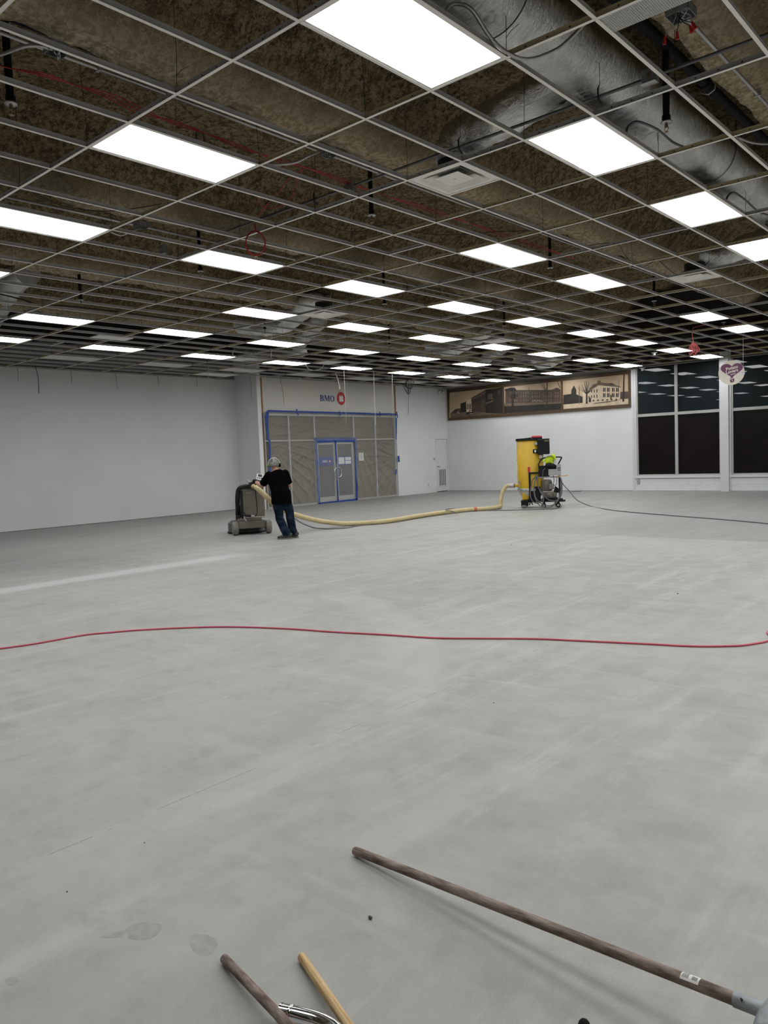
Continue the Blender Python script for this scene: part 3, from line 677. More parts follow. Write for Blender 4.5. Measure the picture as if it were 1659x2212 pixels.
# tape round the doors
tape([(680.5, 945), (683, 985), (686, 1040), (688.5, 1090)], 0.085, off=-0.075)
tape([(684, 952), (724, 950), (765, 950)], 0.14, off=-0.075); tape([(766, 945), (768, 985), (769.5, 1040), (770, 1080)], 0.10, off=-0.075)
tape([(723.5, 952), (726, 1000), (729.5, 1082)], 0.05, off=-0.075); tape([(688, 1089), (730, 1084.5), (770, 1080)], 0.10, off=-0.075)

# ---- louvred door
dd = thing('door_3', 'white painted flush door with a louvre near the corner', 'door', (XS-0.02, (DY0+DY1)/2, 0), kind='structure')
T = Matrix.Translation((-(XS-0.02), -(DY0+DY1)/2, 0))
def P3(mb, n, m, par=None): mb.xf(T); return mb.build(n, m, par or dd)
P3(MB().box((XS-0.06, DY0+0.035, 0.025), (XS-0.015, DY1-0.03, DZ-0.03)), 'slab', 'door_paint')
P3(MB().box((XS-0.08, DY0, 0), (XS+0.012, DY0+0.03, DZ)).box((XS-0.08, DY1-0.025, 0), (XS+0.012, DY1, DZ)).box((XS-0.08, DY0+0.03, DZ-0.025), (XS+0.012, DY1-0.025, DZ)), 'door_frame', 'door_paint')
lv0, lv1, lz0, lz1 = DY0+0.20, DY1-0.14, 0.24, 0.86
lf = P3(MB().box((XS-0.014, lv0-0.04, lz0-0.04), (XS+0.002, lv1+0.04, lz0)).box((XS-0.014, lv0-0.04, lz1), (XS+0.002, lv1+0.04, lz1+0.04)).box((XS-0.014, lv0-0.04, lz0), (XS+0.002, lv0, lz1)).box((XS-0.014, lv1, lz0), (XS+0.002, lv1+0.04, lz1)), 'louvre_frame', 'door_paint')
P3(MB().box((XS-0.0145, lv0, lz0), (XS-0.012, lv1, lz1)), 'louvre_gap', 'raw_gap')
for k in range(4):
    yy0 = lv0+(lv1-lv0)*(k+0.5)/4
    P3(MB().box((XS-0.012, yy0-0.026, lz0), (XS-0.001, yy0+0.026, lz1)) if False else MB().box((XS-0.012, yy0+0.012+0.02, lz0), (XS-0.001, yy0+0.012+0.05, lz1)), 'slat', 'door_paint')
for k in range(17):
    zz0 = lz0+(lz1-lz0)*(k+0.5)/17
    P3(MB().box((XS-0.0122, lv0, zz0-0.007), (XS-0.004, lv1, zz0+0.007)), 'slat', 'aluminium')
P3(MB().cyl((XS-0.015, DY0+0.10, 0.99), (XS+0.03, DY0+0.10, 0.99), 0.016, 10).tube([(XS+0.03, DY0+0.095, 0.99), (XS+0.035, DY0+0.14, 0.99), (XS+0.032, DY0+0.22, 0.985)], 0.011, 8), 'handle', 'conduit_steel')
for zz0 in (0.32, 1.05, 1.80):
    P3(MB().cyl((XS+0.006, DY1-0.028, zz0-0.05), (XS+0.006, DY1-0.028, zz0+0.05), 0.011, 8), 'hinge', 'door_paint')
# thermostat knob, wall sockets, emergency light
p = OX(937.5, 991.5, XS)
tag(MB().lathe([(0.045, 0), (0.045, 0.012), (0.036, 0.03), (0.0, 0.032)], (0, 0, 0), 20, 'X').build('round_button', 'vac_grey', None, (XS, p.y, p.z)), 'round grey button on the wall beside the louvred door', 'button')
def socket(name, lab, p, axis, dark):
    t = thing(name, lab, 'socket', p)
    if axis == 'X':
        MB().bbox((0, -0.038, -0.06), (0.008, 0.038, 0.06), 0.003).build('cover_plate', 'outlet_white', t)
        MB().box((0.0085, -0.017, 0.008), (0.0105, 0.017, 0.04)).box((0.0085, -0.017, -0.04), (0.0105, 0.017, -0.008)).build('outlet_face', dark, t)
    else:
        MB().box((-0.052, -0.003, -0.075), (0.052, 0, 0.075)).build('wall_cutout', 'raw_gap', t); MB().bbox((-0.038, -0.008, -0.06), (0.038, -0.003, 0.06), 0.002).build('cover_plate', 'outlet_white', t)
        MB().box((-0.017, -0.0105, 0.008), (0.017, -0.0085, 0.04)).box((-0.017, -0.0105, -0.04), (0.017, -0.0085, -0.008)).build('outlet_face', dark, t)
socket('wall_socket', 'small wall socket low on the wall beside the louvred door', OX(925.5, 1048, XS), 'X', 'print_grey')
socket('wall_socket', 'wall socket low on the return wall behind the grinder', Vector((OX(497, 1066, XL).x+0.12, 14.95, OX(497, 1066, XL).z)), 'Y', 'ink')
socket('wall_socket', 'dark open socket box under the window by the left post', OY(1379, 1041, YR-0.014), 'Y', 'ink')
p = OX(951, 851, XS)
t = thing('emergency_light', 'white twin head emergency light high near the corner', 'emergency light', (XS, p.y, p.z))
MB().bbox((0, -0.14, -0.06), (0.07, 0.14, 0.06), 0.015).build('case', 'outlet_white', t)
for s_ in (-1, 1):
    MB().lathe([(0.02, -0.03), (0.05, 0.0), (0.055, 0.05), (0.03, 0.055)], (0.06, s_*0.12, 0.075), 16, 'X').build('lamp_head', 'outlet_white', t)

# ---- shop windows in the right wall
def window(name, x0, x1, lab):
    t = thing(name, lab, 'window', ((x0+x1)/2, YR, 0.42), kind='structure')
    cx = (x0+x1)/2
    def P(mb, n, m): mb.xf(Matrix.Translation((-cx, -YR, -0.42))); return mb.build(n, m, t)
    xm = cx-0.03; fw = 0.05; zt_ = 3.97; zs, zm0, zm1 = 0.54, 2.41, 2.50
    P(MB().box((x0-0.06, YR-0.05, 0.42), (x1+0.06, YR+0.15, 0.50)), 'sill_board', 'window_trim')
    P(MB().box((x0, YR+0.02, 0.50), (x1, YR+0.12, zs)), 'bottom_rail', 'window_frame')
    P(MB().box((x0, YR+0.015, zm0), (xm-0.045, YR+0.125, zm1)), 'transom', 'window_frame')
    P(MB().box((xm+0.045, YR+0.015, zm0), (x1, YR+0.125, zm1)), 'transom', 'window_frame')
    P(MB().box((x0, YR+0.01, 0.50), (x0+fw, YR+0.13, zt_)), 'jamb', 'window_frame')
    P(MB().box((x1-fw, YR+0.01, 0.50), (x1, YR+0.13, zt_)), 'jamb', 'window_frame')
    P(MB().box((xm-0.045, YR+0.01, 0.50), (xm+0.045, YR+0.13, zt_)), 'mullion', 'window_frame')
    for a_, b_ in ((x0+fw, xm-0.045), (xm+0.045, x1-fw)):
        P(MB().box((a_, YR+0.06, zm1), (b_, YR+0.068, zt_)), 'pane', 'window_glass')
        P(MB().box((a_, YR+0.06, zs), (b_, YR+0.068, zm0)), 'pane', 'window_film')
    return t
window('window_2', WX0, WX1, 'tall dark shop window left of the white column')
window('window_3', COL1+0.03, WX2, 'tall dark shop window right of the white column')
struct(MB().box((-10.66, YR-0.03, 0), (-10.59, YR+0.1, 3.97)).box((-10.59, YR-0.01, 0), (-10.53, YR+0.1, 3.97)).build('trim_3', 'window_trim'), 'white post between the photographs and the first window', 'trim')
struct(MB().box((WX1, YR-0.10, 0), (COL1-0.02, YR+0.15, 4.2)).box((COL1-0.02, YR-0.02, 0), (COL1+0.03, YR+0.15, 4.2)).build('trim_4', 'window_trim'), 'white column between the two shop windows', 'trim')
struct(MB().box((WX2, YR-0.10, 0), (-4.6, YR+0.15, 4.2)).build('trim_5', 'window_trim'), 'white column right of the second window', 'trim')

# ---- framed photographs on the right wall
def cm(U, V): return (950+U*0.2592, 760+V*0.2592)
YM_ = YR-0.045
mur = thing('framed_photographs', 'long brown frame holding three old sepia town photographs', 'picture', (-14.4, YR-0.05, 2.75))
def PM(mb, n, m): mb.xf(Matrix.Translation((14.4, -(YR-0.05), -2.75))); return mb.build(n, m, mur)
x0, x1, z0, z1 = -18.12, -10.69, 2.745, 3.955
PM(MB().box((x0, YR-0.03, z0), (x1, YR-0.001, z1)), 'backing_board', 'mural_frame')
s1, s2_ = OY(*cm(531, 400), YM_).x, OY(*cm(1018, 360), YM_).x
PM(MB().box((x0, YR-0.055, z0), (x1, YR-0.03, z0+0.11)), 'frame_rail', 'mural_frame')
PM(MB().box((x0, YR-0.055, z1-0.13), (x1, YR-0.03, z1)), 'frame_rail', 'mural_frame')
for a_, b_ in ((x0, x0+0.05), (s1-0.03, s1+0.03), (s2_-0.035, s2_+0.035), (x1-0.07, x1)):
    PM(MB().box((a_, YR-0.055, z0+0.11), (b_, YR-0.03, z1-0.13)), 'frame_stile', 'mural_frame')
PRINT = ['mural_sky', 'mural_dark', 'mural_brown', 'mural_mid', 'mural_cream', 'mural_road', 'mural_snow']
class Pr:
    def __init__(s, xa, xb): s.mb = MB(); s.k = 0; s.xa = xa; s.xb = xb
    def poly(s, pts, mi):
        s.k += 1; y = YR-0.0305-0.0002*s.k; q = []
        for U, V in pts:
            p = OY(*cm(U, V), YR-0.032); q.append((min(max(p.x, s.xa), s.xb), y, min(max(p.z, z0+0.11), z1-0.13)))
        s.mb.add(q, [list(range(len(q)))], mi)
    def line(s, a, b, w0, w1, mi):
        s.poly([(a[0]-w0, a[1]), (a[0]+w0, a[1]), (b[0]+w1, b[1]), (b[0]-w1, b[1])], mi)
    def build(s, n): return PM(s.mb, n, PRINT)
# first: a street running away to the left
P_ = Pr(x0+0.05, s1-0.03)
P_.poly([(80, 300), (540, 280), (540, 530), (80, 570)], 0)
P_.poly([(88, 515), (170, 490), (530, 500), (530, 530), (90, 565)], 5)
P_.poly([(90, 512), (128, 478), (175, 470), (175, 512)], 2)
P_.poly([(172, 432), (225, 412), (228, 500), (172, 505)], 1)
P_.poly([(220, 412), (262, 390), (265, 500), (222, 502)], 4)
for q in (227, 240, 252): P_.poly([(q, 435), (q+7, 432), (q+7, 480), (q, 480)], 1)
P_.poly([(262, 385), (390, 312), (392, 505), (266, 500)], 2)
P_.poly([(380, 316), (530, 280), (530, 515), (384, 508)], 1)
P_.poly([(266, 392), (384, 330), (384, 338), (266, 400)], 3)
for k in range(7): q = 275+k*15; P_.poly([(q, 400-k*6), (q+6, 397-k*6), (q+6, 425-k*5), (q, 428-k*5)], 1)
for k in range(3): q = 402+k*14; P_.poly([(q, 350-k*2), (q+8, 349-k*2), (q+8, 395), (q, 397)], 3)
P_.poly([(384, 425), (445, 402), (447, 412), (386, 436)], 3)
P_.poly([(384, 440), (470, 425), (470, 500), (386, 500)], 1)
P_.poly([(486, 320), (500, 318), (500, 360), (486, 362)], 2)
for cx_, cy_, s_ in ((152, 508, 0.8), (255, 508, 1.5)):
    P_.poly([(cx_-24*s_, cy_+10*s_), (cx_-22*s_, cy_-2*s_), (cx_-10*s_, cy_-4*s_), (cx_-5*s_, cy_-14*s_), (cx_+10*s_, cy_-14*s_), (cx_+14*s_, cy_-3*s_), (cx_+23*s_, cy_), (cx_+23*s_, cy_+10*s_)], 3 if s_ < 1 else 1)
    P_.poly([(cx_-3*s_, cy_-11*s_), (cx_+8*s_, cy_-11*s_), (cx_+10*s_, cy_-5*s_), (cx_-5*s_, cy_-5*s_)], 4)
    P_.poly([(cx_-4*s_, cy_+4*s_), (cx_+20*s_, cy_+3*s_), (cx_+20*s_, cy_+6*s_), (cx_-4*s_, cy_+7*s_)], 4)
P_.build('street_photograph')
# second: a long three storey building behind a hedge
P_ = Pr(s1+0.03, s2_-0.035)
P_.poly([(525, 270), (1020, 225), (1020, 500), (525, 530)], 0)
P_.poly([(545, 330), (580, 300), (625, 298), (640, 318), (905, 318), (930, 316), (975, 298), (1006, 312), (1012, 470), (545, 470)], 2)
P_.poly([(540, 312), (600, 296), (640, 318), (640, 326), (545, 330)], 1)
for r_, zz0 in enumerate((333, 363, 395)):
    for k in range(22):
        q = 580+k*19
        if 0 <= (k % 5) < 4: P_.poly([(q, zz0), (q+9, zz0), (q+9, zz0+18), (q, zz0+18)], 3)
P_.poly([(535, 432), (1012, 415), (1012, 440), (535, 462)], 3)
P_.poly([(535, 455), (1012, 430), (1012, 490), (535, 522)], 1)
for k in range(34):
    q = 560+k*13; zz0 = 512-k*0.75+(k*7 % 5); P_.poly([(q, zz0), (q+6, zz0-3), (q+7, zz0+3), (q, zz0+4)], 6)
for k in range(8): q = 775+k*11; P_.poly([(q, 410-(k*5 % 7)), (q+5, 409-(k*5 % 7)), (q+5, 414-(k*5 % 7)), (q, 415-(k*5 % 7))], 4)
def tree(P_, x, zb_, zt_, w_, sp, mi=1, seed=1):
    r_ = random.Random(seed); P_.line((x, zb_), (x, (zb_+zt_)/2), w_, w_*0.7, mi)
    for k in range(9):
        a_ = (k-4)*sp/4; z_s = zb_+(zt_-zb_)*(0.38+0.04*r_.random()); P_.line((x, z_s), (x+a_+r_.uniform(-4, 4), zt_+abs(a_)*0.5+r_.uniform(0, 14)), w_*0.5, 0.9, mi)
tree(P_, 608, 460, 285, 8, 85, 1, 3)
P_.line((893, 445), (897, 245), 5, 4, 2); P_.line((743, 322), (745, 292), 2, 1.5, 2)
for a_ in (-35, -18, 20): P_.line((884, 330), (884+a_, 262), 3, 1, 2)
P_.line((1005, 300), (982, 236), 4, 2, 2)
P_.build('school_photograph')
# third: a pale brick building with bare trees in front
P_ = Pr(s2_+0.035, x1-0.07)
P_.poly([(1020, 225), (1580, 165), (1580, 450), (1020, 485)], 0)
P_.poly([(1020, 435), (1200, 425), (1400, 415), (1580, 390), (1580, 450), (1020, 488)], 6)
P_.poly([(1030, 360), (1095, 350), (1097, 318), (1118, 280), (1138, 318), (1138, 355), (1190, 375), (1190, 425), (1030, 440)], 1)
P_.poly([(1190, 340), (1270, 300), (1325, 275), (1325, 420), (1200, 425)], 4)
P_.poly([(1320, 275), (1505, 292), (1500, 400), (1322, 420)], 4)
P_.poly([(1245, 320), (1280, 272), (1340, 255), (1440, 266), (1508, 290), (1505, 297), (1325, 278)], 3)
P_.poly([(1310, 262), (1318, 240), (1340, 240), (1346, 262)], 3); P_.poly([(1405, 272), (1415, 260), (1450, 264), (1452, 276)], 2)
for r_, zz0 in enumerate((300, 345)):
    for k in range(4): q = 1362+k*33+(k > 1)*8; P_.poly([(q, zz0), (q+10, zz0), (q+10, zz0+32), (q, zz0+34)], 1); P_.poly([(q+13, zz0), (q+20, zz0), (q+20, zz0+32), (q+13, zz0+33)], 1)
    for k in range(4): q = 1240+k*22; P_.poly([(q, zz0+8+(4-k)*4), (q+7, zz0+6+(4-k)*4), (q+7, zz0+38), (q, zz0+40)], 1)
for k in range(6): q = 1275+k*38; P_.poly([(q, 402-k*2), (q+14, 401-k*2), (q+14, 411-k*2), (q, 413-k*2)], 1)
P_.poly([(1243, 420), (1243, 385), (1250, 378), (1260, 385), (1260, 418)], 1); P_.poly([(1422, 400), (1422, 360), (1433, 358), (1433, 400)], 1)
P_.poly([(1505, 335), (1575, 330), (1578, 388), (1505, 392)], 2)
tree(P_, 1225, 432, 232, 8, 95, 1, 5); P_.line((1530, 415), (1536, 180), 8, 4, 1); P_.line((1163, 440), (1162, 285), 2.5, 2, 3)
P_.line((1490, 375), (1494, 225), 2, 1, 2); P_.poly([(1280, 428), (1480, 405), (1520, 395), (1400, 420), (1285, 432)], 3)
P_.build('courthouse_photograph')

# ================================================================== SUSPENDED GRID
grid = thing('ceiling_grid', 'open white suspended ceiling grid with its tiles removed', 'ceiling grid', (-9, 9, ZG))
GO = Vector((-9, 9, ZG))
def tee(mb, a, b, axis, m_fl=0, m_web=1):
    """inverted tee from a to b (points at flange underside centre)"""
    fw, fh, wt, wh = 0.0125, 0.0016, 0.0011, 0.040
    if axis == 'X':
        mb.box((a[0], a[1]-fw, a[2]), (b[0], a[1]+fw, a[2]+fh), m_fl)
        mb.box((a[0], a[1]-wt, a[2]+fh), (b[0], a[1]+wt, a[2]+wh), m_web); mb.box((a[0], a[1]-0.0035, a[2]+wh-0.009), (b[0], a[1]+0.0035, a[2]+wh), m_web)
    else:
        mb.box((a[0]-fw, a[1], a[2]), (a[0]+fw, b[1], a[2]+fh), m_fl)
        mb.box((a[0]-wt, a[1], a[2]+fh), (a[0]+wt, b[1], a[2]+wh), m_web); mb.box((a[0]-0.0035, a[1], a[2]+wh-0.009), (a[0]+0.0035, b[1], a[2]+wh), m_web)
GREY = {1, 3, 6, 8, 11, 14}
I0, I1, J0, J1 = -6, 18, -17, 26
for i in range(I0, I1+1):
    y = gy(i); xa = XL if y < 14.95 else XS
    mb = MB(); tee(mb, (xa, y, ZG), (XN, y, ZG), 'X')
    if -1 < i < 9:      # punched slots in the web of the near runners
        for k in range(60):
            xx = -1.2-k*0.1524
            if xx < -10: break
            for s_ in (-1, 1):
                mb.box((xx-0.006, y+s_*0.0012, ZG+0.016), (xx+0.006, y+s_*0.0016, ZG+0.026), 2)
    mb.xf(Matrix.Translation(-GO)); mb.build('main_tee', ['tee_white', 'tee_steel' if i in GREY else 'tee_brass', 'ink'], grid)
ctm = MB(); tee(ctm, (0, 0.0135, -0.0012), (0, GY-0.0135, -0.0012), 'Y'); cross_mesh = ctm.mesh('cross_tee', ['tee_white', 'tee_steel'])
cand = []
for i in range(I0, I1):
    for j in range(J0, J1+1):
        x = gx(j)
        if x < (XL if gy(i+1) < 14.95 else XS)+0.02: continue
        pa, pb = pix((x, gy(i), ZG)), pix((x, gy(i+1), ZG)); sz = 0
        if pa and pb:
            inside = any(-60 < pa[0]+(pb[0]-pa[0])*t < 1719 and -60 < pa[1]+(pb[1]-pa[1])*t < 2212 for t in (0, .25, .5, .75, 1))
            if inside: sz = math.hypot(pa[0]-pb[0], pa[1]-pb[1])
        cand.append((sz, i, j))
cand.sort(reverse=True)
rest = MB()
for n, (sz, i, j) in enumerate(cand):
    if n < 300: link('cross_tee', cross_mesh, grid, Vector((gx(j), gy(i), ZG))-GO)
    else: tee(rest, (gx(j), gy(i)+0.0135, ZG-0.0012), (gx(j), gy(i+1)-0.0135, ZG-0.0012), 'Y')
rest.xf(Matrix.Translation(-GO)); o = rest.build('far_cross_tees', ['tee_white', 'tee_steel'], grid); o['kind'] = 'stuff'
# short extra cross bars beside the diffusers and stray half bars
def short_bar(i, j):
    mb = MB(); tee(mb, (gx(j+1)+0.0135, gy(i), ZG-0.0012), (gx(j)-0.0135, gy(i), ZG-0.0012), 'X')
    mb.xf(Matrix.Translation(-GO)); mb.build('short_tee', ['tee_white', 'tee_steel'], grid)
for i, j in ((3.5, 1), (6.5, 10), (8.5, 1), (10.5, 10), (4.5, 9), (4.5, 4), (4.5, 19), (7.5, 13)): short_bar(i, j)
# hanger wires up to the deck
wm = MB().tube([(0, 0, 0.035), (0.006, 0.003, 0.25), (-0.004, 0.0, 0.6), (0, 0, 0.93)], 0.0022, 5)
wm.tube([(0, 0, 0.12), (0.03, 0.02, 0.16), (0.07, 0.05, 0.19)], 0.0018, 5); wire_mesh = wm.mesh('hanger_wire', 'wire_black')
nw = 0
for i in range(0, 15):
    for j in range(-3, 22, 2):
        jj = j+(i % 2)
        p = pix((gx(jj), gy(i), ZG))
        if p and -40 < p[0] < 1700 and -60 < p[1] < 800 and nw < 120:
            o = link('hanger_wire', wire_mesh, grid, Vector((gx(jj), gy(i), ZG))-GO); o.rotation_euler = (random.uniform(-0.04, 0.04), random.uniform(-0.04, 0.04), random.uniform(0, 6.2)); nw += 1
# wall angle along the walls
for a_, b_ in (((XL, YB, ZG), (XL+0.022, 14.95, ZG+0.022)), ((XS, 15.09, ZG), (XS+0.022, YR, ZG+0.022)), ((XS, YR-0.022, ZG), (XN, YR, ZG+0.022))):
    MB().box(Vector(a_)-GO, Vector(b_)-GO).build('wall_angle', 'tee_steel', grid)

# ------------------------------------------------------------------ lit panels
cw, cl = GX-0.028, GY-0.028
def light_meshes(dm):
    f = MB(); b = 0.013; z0_, z1_ = 0.0025, 0.010
    f.box((-cw/2, -cl/2, z0_), (cw/2, -cl/2+b, z1_)).box((-cw/2, cl/2-b, z0_), (cw/2, cl/2, z1_)).box((-cw/2, -cl/2+b, z0_), (-cw/2+b, cl/2-b, z1_)).box((cw/2-b, -cl/2+b, z0_), (cw/2, cl/2-b, z1_))
    d = MB().add([(-cw/2+b, -cl/2+b, 0.006), (cw/2-b, -cl/2+b, 0.006), (cw/2-b, cl/2-b, 0.006), (-cw/2+b, cl/2-b, 0.006)], [(3, 2, 1, 0)])
    h = MB().box((-cw/2+0.004, -cl/2+0.004, 0.0105), (cw/2-0.004, cl/2-0.004, 0.045)).box((-0.05, -0.15, 0.045), (0.05, 0.15, 0.075))
    return f.mesh('frame', 'panel_frame'), d.mesh('diffuser', dm), h.mesh('housing', 'housing')
LM, DM = light_meshes('panel_light'), light_meshes('panel_dead')
def ceiling_light(i, j, label, group, meshes=LM):
    t = thing('ceiling_light', label, 'ceiling light', (gx(j)-GX/2, gy(i)+GY/2, ZG), group)
    for n, me in zip(('frame', 'diffuser', 'housing'), meshes): link(n, me, t)
ROWS = {-1: [1, 3, 5, 7], 3: [1, 5, 7, 11, 13], 7: [1, 3, 5, 7, 9, 11, 13, 15, 17], 11: [1, 5, 7, 9, 11, 13, 15, 17], 15: [3, 5, 7, 9, 11, 13, 15, 17], 19: [3, 5, 7, 9, 11, 13, 15, 17]}
RN = {-1: 'first', 3: 'second', 7: 'third', 11: 'fourth', 15: 'fifth', 19: 'sixth'}
for j, rows in ROWS.items():
    for n, i in enumerate(rows):
        ceiling_light(i, j, 'lit flat ceiling panel, %s along the %s row from the right' % (ORD[n], RN[j]), 'lit panels in the ceiling grid')
UN = [5, 7, 9, 11, 13, 15, 17]
for n, i in enumerate(UN):
    ceiling_light(i, 22, 'unlit grey ceiling panel, %s along the row nearest the left wall' % ORD[n], 'unlit panels in the ceiling grid', DM)
for j in (-13, -9, -5, -1, 3, 7, 11, 15, 19):
    for i in (-1,): ceiling_light(i, j, 'lit flat ceiling panel behind the viewer', 'lit panels outside the picture')
for j in (-13, -9, -5):
    for i in (1, 3, 5, 7, 9, 11, 13, 15): ceiling_light(i, j, 'lit flat ceiling panel right of the picture', 'lit panels right of the picture')
for i in (9, 11, 13, 15): ceiling_light(i, -1, 'lit flat ceiling panel just right of the picture', 'lit panels right of the picture')
# leftover tiles
def tile(i0, i1, j0, j1, lab, m='diffuser_white'):
    x0_, x1_ = gx(j1), gx(j0)
    tag(MB().bbox((x0_+0.005, gy(i0), ZG+0.003), (x1_-0.005, gy(i1), ZG+0.02), 0.003).build('ceiling_tile', m), lab, 'ceiling tile')
tile(9.02, 9.98, 24.0, 25.0, 'leftover white ceiling tile close to the inner corner of the left wall')
tile(4.62, 5.22, 17.2, 17.8, 'broken white ceiling tile piece behind the panels at the left')
p = FL(745, 789, ZG); jj = math.floor((OX0-p.x)/GX); ii = math.floor((p.y-OY0)/GY)
tile(ii+0.02, ii+0.5, jj, jj+1, 'half of a pale ceiling tile above the BMO wall')

# ------------------------------------------------------------------ services above the grid
def noisy_tube(path, r, n=20, amp=0.012, seed=1, k=8, ell_=1.0):
    P = smooth_path(path, k); q = random.Random(seed); m = MB(); cnt = len(P); vs = []; u = None
    ph = [q.uniform(0, 6.28) for _ in range(6)]
    for i, p in enumerate(P):
        d = (P[min(i+1, cnt-1)]-P[max(i-1, 0)]).normalized()
        s_ = Vector((0, 0, 1)).cross(d); s_ = s_.normalized() if s_.length > 1e-4 else Vector((1, 0, 0)); w_ = d.cross(s_)
        for c_ in range(n):
            t = 2*math.pi*c_/n
            rr = r*(1+0.02*math.sin(i*0.9+ph[0])) + amp*(q.random()-0.5) + amp*0.6*math.sin(3*t+i*0.35+ph[1])*math.sin(i*0.21+ph[2])
            vs.append(p+s_*(math.cos(t)*rr)+w_*(math.sin(t)*rr*ell_))
    m.add(vs, [(i*n+c_, i*n+(c_+1) % n, (i+1)*n+(c_+1) % n, (i+1)*n+c_) for i in range(cnt-1) for c_ in range(n)], 0, True)
    m.add(vs[:n], [list(range(n))[::-1]]); m.add(vs[-n:], [list(range(n))]); return m
def duct(name, path, r, lab, seed, amp=0.012, straps=(), n=20, ell_=1.0, k=8):
    t = thing(name, lab, 'duct', path[0]); L0 = Vector(path[0])
    m = noisy_tube(path, r, n, amp, seed, k, ell_); m.xf(Matrix.Translation(-L0)); m.build('foil_jacket', 'duct_foil' if seed < 7 else 'flex_jacket', t)
    P = smooth_path(path, 8)
    for s_ in straps:
        i = int(s_*(len(P)-1)); p = P[i]; d = (P[min(i+1, len(P)-1)]-P[max(i-1, 0)]).normalized()
        pts = []; s2 = Vector((0, 0, 1)).cross(d).normalized(); w_ = d.cross(s2)
        for q in range(25):
            a_ = math.pi+math.pi*q/24; pts.append(p+s2*math.cos(a_)*(r+0.012)+w_*math.sin(a_)*(r+0.012)*ell_)
        pts = [Vector((pts[0].x, pts[0].y, 4.9))]+pts+[Vector((pts[-1].x, pts[-1].y, 4.9))]
        m = MB().tube([q-L0 for q in pts], 0.004, 6); m.build('strap', 'wire_black', t)
    return t
duct('foil_duct', [(-2.85, y, 4.475) for y in np.arange(YB+0.2, 17, 0.45)], 0.275, 'large foil wrapped duct running above the nearest ceiling lights', 3, 0.009, straps=(0.44, 0.62), n=44, k=6)
duct('flexible_duct', [(-3.0, 5.78, 4.42), (-3.45, 5.82, 4.37), (-3.85, 5.88, 4.34), (-4.12, 5.91, 4.32), (-4.22, 5.92, 4.24), (-4.236, 5.918, 4.14)], 0.175, 'foil flexible duct from the large duct to the nearest diffuser', 5, 0.02, n=28)
duct('flexible_duct', [(-3.05, 12.2, 4.42), (-3.5, 12.25, 4.36), (-3.95, 12.3, 4.30), (-4.25, 12.12, 4.3)], 0.16, 'short foil flexible duct above the second diffuser', 6, 0.02, n=28)
def pp(l): return [FL(u, v, z) for u, v, z in l]
duct('flexible_duct', pp([(712, 660, 4.42), (690, 657, 4.45), (668, 655, 4.42), (645, 675, 4.36), (615, 698, 4.26), (585, 708, 4.2), (555, 706, 4.28), (520, 700, 4.42)]), 0.19, 'sagging foil flexible duct behind the panels left of centre', 7, 0.025, n=24)
duct('flexible_duct', pp([(690, 692, 4.3), (668, 714, 4.32), (650, 736, 4.35), (640, 752, 4.42)]), 0.17, 'short foil duct length right of the sagging duct', 8, 0.02)
duct('flexible_duct', pp([(660, 752, 4.4), (618, 768, 4.22), (585, 772, 4.18), (550, 768, 4.28), (510, 762, 4.4)]), 0.19, 'low foil flexible duct just in front of the far left panels', 9, 0.02)
duct('flexible_duct', pp([(1068, 716, 4.45), (1040, 722, 4.42), (1010, 736, 4.34), (985, 750, 4.22), (965, 752, 4.24), (930, 744, 4.42)]), 0.21, 'curled foil flexible duct near the centre of the ceiling', 10, 0.025)
duct('flexible_duct', pp([(1085, 752, 4.34), (1060, 766, 4.34), (1045, 778, 4.38)]), 0.17, 'small foil duct length beside the curled duct', 11, 0.02)
duct('flexible_duct', pp([(1225, 762, 4.45), (1200, 773, 4.26), (1178, 781, 4.18), (1155, 776, 4.28), (1115, 768, 4.45)]), 0.22, 'sagging foil flexible duct above the framed photographs', 12, 0.02)
duct('flexible_duct', pp([(1030, 795, 4.45), (1008, 799, 4.25), (980, 806, 4.18), (955, 802, 4.3), (920, 800, 4.45)]), 0.22, 'far foil flexible duct over the corner beside the photographs', 13, 0.02)
duct('sheet_metal_duct', pp([(60, 588, 4.62), (28, 612, 4.6), (2, 655, 4.58), (-40, 730, 4.55)]), 0.20, 'smooth grey metal duct at the left edge of the ceiling', 14, 0.0)

# black sprinkler pipes with drops
def sprinkler(i, j, lab, top=4.55, r=0.021):
    x, y = gx(j), gy(i)
    t = thing('sprinkler_drop', lab, 'sprinkler', (x, y, ZG-0.02), 'sprinkler drops')
    MB().cyl((0, 0, 0.06), (0, 0, top-ZG+0.02), r, 12).cyl((0, 0, 0.045), (0, 0, 0.09), r*1.25, 12).build('drop_pipe', 'black_iron', t)
    MB().lathe([(0.012, 0.05), (0.042, 0.046), (0.044, 0.036), (0.015, 0.033)], (0, 0, 0), 18).build('escutcheon', 'conduit_steel', t)
    MB().cyl((0, 0, 0.0), (0, 0, 0.04), 0.012, 10).lathe([(0.006, -0.03), (0.018, -0.032), (0.018, -0.036), (0.004, -0.037)], (0, 0, 0), 14).tube([(-0.012, 0, 0.01), (-0.016, 0, -0.012), (0, 0, -0.031)], 0.003, 5).tube([(0.012, 0, 0.01), (0.016, 0, -0.012), (0, 0, -0.031)], 0.003, 5).build('head', 'brass', t)
